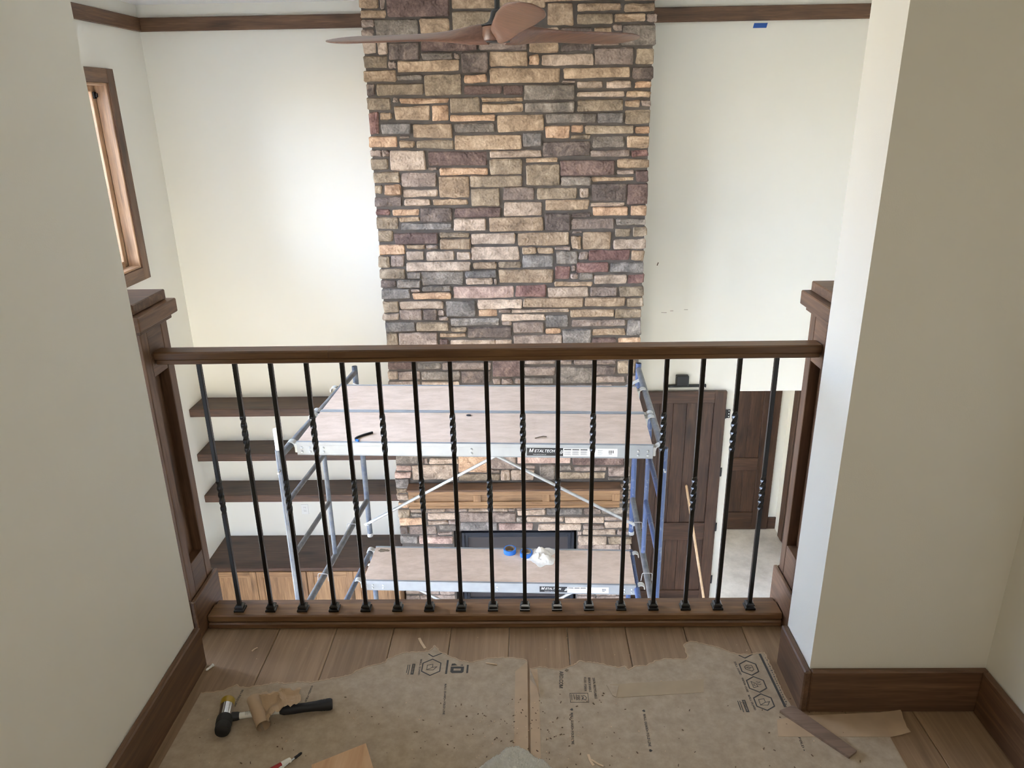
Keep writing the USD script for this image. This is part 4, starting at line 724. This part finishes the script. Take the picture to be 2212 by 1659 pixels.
# kraft tape strips
def strip(pts, z, label, name='tape_strip', mat='ktape'): return solo(name, xy(Polygon(pts).buffer(0), z, z+.0005), M[mat], label, 'tape', group='tan tape strips on the paper')
strip([(.081, -.262), (.1215, -.214), (.1222, -1.3), (.080, -1.3)], PZ1+.0002, 'tan tape strip on the paper just left of the middle seam')
strip([(.1295, -.300), (.158, -.345), (.157, -1.3), (.1295, -1.3)], PZ1+.0002, 'tan tape strip on the paper just right of the middle seam')
def curl(P, w0, w1, z0, lift, n=10):
    V = []; 
    for i in range(n):
        s = i/(n-1); a = np.array(P[0])*(1-s) + np.array(P[1])*s; z = z0 + lift*math.sin(s*math.pi*.9)
        V += [[a[0]-w0*(1-s), a[1], z+.002*s], [a[0]+w1*(1-s)*.4, a[1]-.006*s, z0+.0006+lift*.2*s]]
    V = np.array(V); V2 = V - [0, 0, .0005]; m = 2*n; F = []
    for i in range(n-1): a = 2*i; F += [[a, a+1, a+3], [a, a+3, a+2], [m+a, m+a+3, m+a+1], [m+a, m+a+2, m+a+3]]
    for i in range(n-1):
        a = 2*i; F += [[a, a+2, m+a+2], [a, m+a+2, m+a], [a+1, m+a+1, m+a+3], [a+1, m+a+3, a+3]]
    F += [[0, m, m+1], [0, m+1, 1], [m-2, m-1, 2*m-1], [m-2, 2*m-1, 2*m-2]]
    return fix(trimesh.Trimesh(np.vstack([V, V2]), np.array(F), process=False))
solo('tape_flap', curl([(.134, -.250), (.158, -.372)], .004, .05, PZ1+.0002, .008), M['ktape'], 'peeled-up corner of tan tape beside the middle seam', 'tape', smooth=True)
strip([(.384, -.322), (.690, -.300), (.676, -.358), (.402, -.379)], PZ1+.0002, mat='ftape', label='wide faint tan tape strip across the right-hand paper')
tri = Polygon([(.374, -.326), (.412, -.330), (.398, -.378), (.388, -.372)])
solo('tape_fold', xy(tri, PZ1+.0009, PZ1+.0022), M['kraft'], 'small folded-over tape corner at the left end of the wide tape strip', 'tape')
tc = mm(TB['tapeC'])[2:9] + [(.853, -.535), (.870, -.470), (.957, -.455)]
P = xy(Polygon(tc).buffer(0), 0, .0006); P = P.subdivide().subdivide().subdivide(); v = np.array(P.vertices); s = np.clip((v[:, 0]-1.175)/.075, 0, 1); v[:, 2] += PZ1 + .0003 + .012*s**1.6 + .004*s*np.sin(v[:, 1]*60); P.vertices = v
solo('tape_strip', P, M['ktape'], 'tan tape strip at the foot of the right baseboard, its right end torn and lifted', 'tape')

# ------------------------------------------------------------------ tools and offcuts on the paper
G = PZ1 + .0004
hc = np.array([-.795, -.478, G+.0238]); ha = np.array([-.224, .974, 0]); hd = np.array([.985, .172, 0])
t = Thing('mallet', 'two-faced mallet with chrome head, amber and black ends, lying on the paper', 'mallet', (hc[0], hc[1], G))
L0 = hc - ha*.064
t.part('rubber_face', lathe([(.012, 0), (.0205, .003), (.0228, .012), (.0225, .026), (.0212, .029), (.0235, .032), (.0236, .050), (.0225, .058)], 36, ha, L0), M['rubber'], 'black rubber face', smooth=40)
t.part('head', lathe([(.0206, .058), (.0208, .060), (.0208, .104), (.0206, .106)], 40, ha, L0), M['chrome'], 'chrome head', smooth=40)
t.part('plastic_face', lathe([(.0212, .106), (.0216, .110), (.0214, .128), (.0195, .132), (.012, .133)], 36, ha, L0), M['amber'], 'amber face', smooth=40)
hz = np.array([0, 0, -.0045]); o = hc + hd*.0
t.part('collar', lathe([(.0125, .016), (.0135, .020), (.0125, .036), (.0105, .042)], 24, hd, o+hz), M['grip'], smooth=40)
t.part('shaft', lathe([(.0098, .030), (.0098, .20)], 24, hd, o+hz), M['white'], smooth=40)
t.part('grip', lathe([(.0105, .16), (.0145, .172), (.0150, .20), (.0138, .235), (.0150, .270), (.0170, .285), (.0165, .289), (.0175, .293), (.0170, .297), (.0180, .301), (.0178, .312), (.0150, .317)], 28, hd, o+hz), M['grip'], smooth=40)
bars = []; side = np.array([-hd[1], hd[0], 0])
for k in range(9):
    a = .060+k*.0052; r = .01; A = np.radians([40, 60, 80, 100, 120]); pth = [o+hz+hd*a + side*(-r*math.cos(q)) + np.array([0, 0, r*math.sin(q)]) for q in A]
    bars.append(sweep(pth, [(-.0010-.0006*(k % 2), -.0002), (.0010+.0006*(k % 2), -.0002), (.0010+.0006*(k % 2), .0002), (-.0010-.0006*(k % 2), .0002)], up=tuple(hd)))
t.part('barcode', cat(bars), M['label_black'])
# crumpled kraft tape lying over the mallet's handle
t = Thing('crumpled_tape', 'crumpled, rolled-up piece of tan kraft tape lying across the mallet handle', 'crumpled tape', (-.66, -.47, G))
p0, p1 = np.array([-.722, -.430, .047]), np.array([-.662, -.524, .034]); A = np.radians(np.linspace(-70, 265, 20)); r0, r1 = .0205, .0192
sec = [(r0*math.cos(a), r0*math.sin(a)) for a in A] + [(r1*math.cos(a), r1*math.sin(a)) for a in A[::-1]]
t.part('rolled_end', sweep([p0+(p1-p0)*s for s in (0, .25, .5, .75, 1)], sec, up=(0, 0, 1), cap=False), M['ktape'], smooth=40)
n = 20; C4 = np.array([[-.700, -.438, .062], [-.580, -.408, .058], [-.648, -.522, .036], [-.572, -.452, .050]]); Vt = []
for j in range(n):
    for i in range(n):
        u, v_ = i/(n-1), j/(n-1); q = (1-u)*(1-v_)*C4[0] + u*(1-v_)*C4[1] + (1-u)*v_*C4[2] + u*v_*C4[3]
        f = meshkit.fbm(np.array([[u*2.3+.5, v_*2.0, 3.3]]), 2, 4)[0]; q = q + [0.010*(meshkit.noise(np.array([[u*4, v_*4, 1.2]]), 9)[0]-.5), .010*(meshkit.noise(np.array([[u*4, v_*4, 7.2]]), 9)[0]-.5), .034*(1-abs(2*f-1)*3.0)*(.35+.65*math.sin(math.pi*min(1, .15+u)))]
        if j in (0, n-1): q[1] += .006*math.sin(i*1.7)*(1 if j else -1)
        q[2] = max(q[2], G+.004); Vt.append(q)
Vt = np.array(Vt); Vt2 = Vt-[0, 0, .0007]; N = n*n; F = []
for j in range(n-1):
    for i in range(n-1): a = j*n+i; F += [[a, a+n+1, a+1], [a, a+n, a+n+1], [N+a, N+a+1, N+a+n+1], [N+a, N+a+n+1, N+a+n]]
t.part('crumpled_sheet', trimesh.Trimesh(np.vstack([Vt, Vt2]), np.array(F), process=False), M['ktape'])
# stick, board, markers, towel
a0, a1, a2, a3 = [np.array(q) for q in ((.886, -.442), (.934, -.420), (1.057, -.594), (1.026, -.616))]
q = trimesh.creation.extrude_polygon(Polygon([a0, a1, a2, a3]).buffer(-.0015).buffer(.0015), .008, engine='earcut'); q.apply_translation([0, 0, G+.0004])
ang = math.atan2(a2[1]-a1[1], a2[0]-a1[0])
solo('wood_strip', q, M['stick'], 'grooved grey-brown wood strip lying askew at the right wall corner', 'wood strip')
d1 = np.array([-.876, -.483]); d2 = np.array([.400, -.916]); c0 = np.array([-.349, -.573])
t = Thing('board_offcut', 'pale plywood offcut cut off by the bottom edge of the picture', 'board', (-.4, -.72, G))
t.part('face_ply', xy(Polygon([c0, c0+d1*.158, c0+d1*.158+d2*.3, c0+d2*.3]).buffer(0), G+.013, G+.0165), M['pale']); t.part('core_ply', xy(Polygon([c0+(d1+d2)*.001, c0+d1*.157+d2*.001, c0+d1*.157+d2*.299, c0+d1*.001+d2*.299]).buffer(0), G+.0002, G+.0129), M['core'])
ma = np.array([.78, .626, 0]); m0 = np.array([-.640, -.693, G+.0082])
t = Thing('marker', 'red marker with a white cap at the bottom edge of the picture', 'marker', (m0[0], m0[1], G))
t.part('barrel', lathe([(.0072, 0), (.0076, .003), (.0076, .080), (.0070, .083)], 24, ma, m0), M['red'], smooth=40); t.part('cap', lathe([(.0080, .083), (.0082, .085), (.0080, .106), (.0068, .110), (.003, .1115)], 24, ma, m0), M['white'], smooth=40)
b0 = np.array([-.600, -.690, G+.0070]); ba = np.array([.605, .796, 0]); ba /= np.linalg.norm(ba)
t = Thing('drill_bit', 'black and steel driver bit with a white sleeve beside the red marker', 'driver bit', (b0[0], b0[1], G))
t.part('sleeve', lathe([(.0062, 0), (.0066, .002), (.0066, .048), (.0050, .052)], 20, ba, b0), M['white'], smooth=40); t.part('shank', lathe([(.0036, .052), (.0036, .088), (.0030, .091)], 6, ba, b0), M['chrome']); t.part('tip', lathe([(.0040, .091), (.0044, .093), (.0036, .103), (.0042, .105), (.0036, .113), (.0014, .116)], 12, ba, b0), M['grip'], smooth=40)
tw = crumple(.083, -.716, G, .135, .112, .082, 3, 84, ((-.42, .40, .90), (.30, .42, 1.05), (0, -.3, .9), (.70, .10, .55)), .30, 7, .08)
t = Thing('towel', 'white terry towel heaped at the bottom edge of the picture', 'towel', (.083, -.716, G))
t.part('cloth', tw, M['terry'], smooth=True)
rt = np.random.default_rng(5); tt = trimesh.Trimesh(tw.vertices, tw.faces, process=False); ok = np.where((tt.face_normals[:, 2] > .05))[0]; ar = tt.area_faces[ok]; pick = ok[rt.choice(len(ok), 9000, p=ar/ar.sum())]
bc = rt.dirichlet((1, 1, 1), len(pick)); base = (tt.triangles[pick]*bc[:, :, None]).sum(1); nr = tt.face_normals[pick]; j1, j2 = rt.normal(0, .45, (2, len(pick), 3))
L_ = rt.uniform(.0022, .0042, (len(pick), 1)); d1_ = nr + j1; d1_ /= np.linalg.norm(d1_, axis=1, keepdims=True); d2_ = nr + j2; d2_ /= np.linalg.norm(d2_, axis=1, keepdims=True)
cv = np.stack([base - nr*.0004, base + d1_*L_*.6, base + d1_*L_*.6 + d2_*L_*.5], 1).reshape(-1, 3) - t.loc
pile = UsdGeom.BasisCurves.Define(stage, t.path + '/pile'); pile.CreateTypeAttr('linear'); pile.CreateCurveVertexCountsAttr([3]*len(pick)); pile.CreatePointsAttr([Gf.Vec3f(*map(float, q)) for q in cv]); pile.CreateWidthsAttr([.0011]*len(cv)); pile.SetWidthsInterpolation('vertex')
UsdShade.MaterialBindingAPI.Apply(pile.GetPrim()).Bind(M['terry']); setd(pile.GetPrim(), kind='stuff', label='looped terry pile')
t = Thing('wall_plug', 'small white plastic wall plug by the end of the left baseboard', 'wall plug', (-.948, -.246, 0))
d = np.array([.5, .86, .0]); d /= np.linalg.norm(d); t.part('plug', lathe([(.0022, 0), (.0042, .004), (.0034, .012), (.0044, .015), (.0036, .023), (.0056, .026), (.0056, .029)], 10, d, np.array([-.955, -.262, .0058])+[.010, .006, 0]), M['white'])
def chip(name, pts, w, z, label, mat='shaving'):
    m = sweep([(x, y, z+.0014+.001*math.sin(i*2)) for i, (x, y) in enumerate(pts)], [(-w/2, -.0006), (w/2, -.0006), (w/2, .0006), (-w/2, .0006)], up=(0, 0, 1)); return solo(name, m, M[mat], label, 'wood chip', group='loose wood splinters on the loft floor')
chip('wood_sliver', [(-.258, -.094), (-.247, -.118), (-.230, -.147)], .009, 0, 'pale wood sliver on the bare planks above the hexagon print')
chip('wood_sliver', [(-.812, -.140), (-.820, -.149), (-.826, -.158)], .005, 0, 'tiny pale sliver on the bare planks near the left wall')
chip('wood_sliver', [(.293, -.600), (.297, -.622), (.305, -.638)], .007, G, 'upright pale splinter near the bottom centre of the paper'); chip('wood_sliver', [(.300, -.618), (.318, -.634), (.332, -.640)], .005, G, 'pale splinter slanting right near the bottom centre of the paper')
chip('wood_sliver', [(-.018, -.222), (.006, -.228), (.020, -.230)], .004, G, 'thin pale splinter just left of the tan tape by the seam')
chip('wood_sliver', [(.253, -.254), (.247, -.263)], .008, G, 'short dark splinter at the torn edge of the right paper', 'core')
def crumbs(n, seed, box, z, size, mat, label):
    r = random.Random(seed); L = []
    for _ in range(n):
        x, y = (r.uniform(box[0], box[1]), r.uniform(box[2], box[3])) if r.random() < .6 else (r.gauss((box[0]+box[1])/2, .12), r.gauss(-.5, .07))
        if not (box[0] < x < box[1] and box[2] < y < box[3]): continue
        s = size*r.uniform(.4, 1.3); q = trimesh.creation.box([s*r.uniform(1, 3), s, s*.5]); q.apply_transform(trimesh.transformations.rotation_matrix(r.uniform(0, 6.3), [0, 0, 1])); q.apply_translation([x, y, z+s*.26]); L.append(q)
    solo('sawdust', cat(L), M[mat], label, 'sawdust', kind='stuff')
crumbs(230, 4, (-.88, 1.10, -.70, -.36), G, .0022, 'speck', 'dark crumbs of sawdust scattered over the floor paper')
crumbs(110, 5, (-.88, 1.10, -.70, -.30), G, .0018, 'shaving', 'pale crumbs of sawdust scattered over the floor paper')
crumbs(60, 6, (-.90, .90, -.20, -.05), 0, .0018, 'shaving', 'pale crumbs of sawdust on the bare planks by the railing')
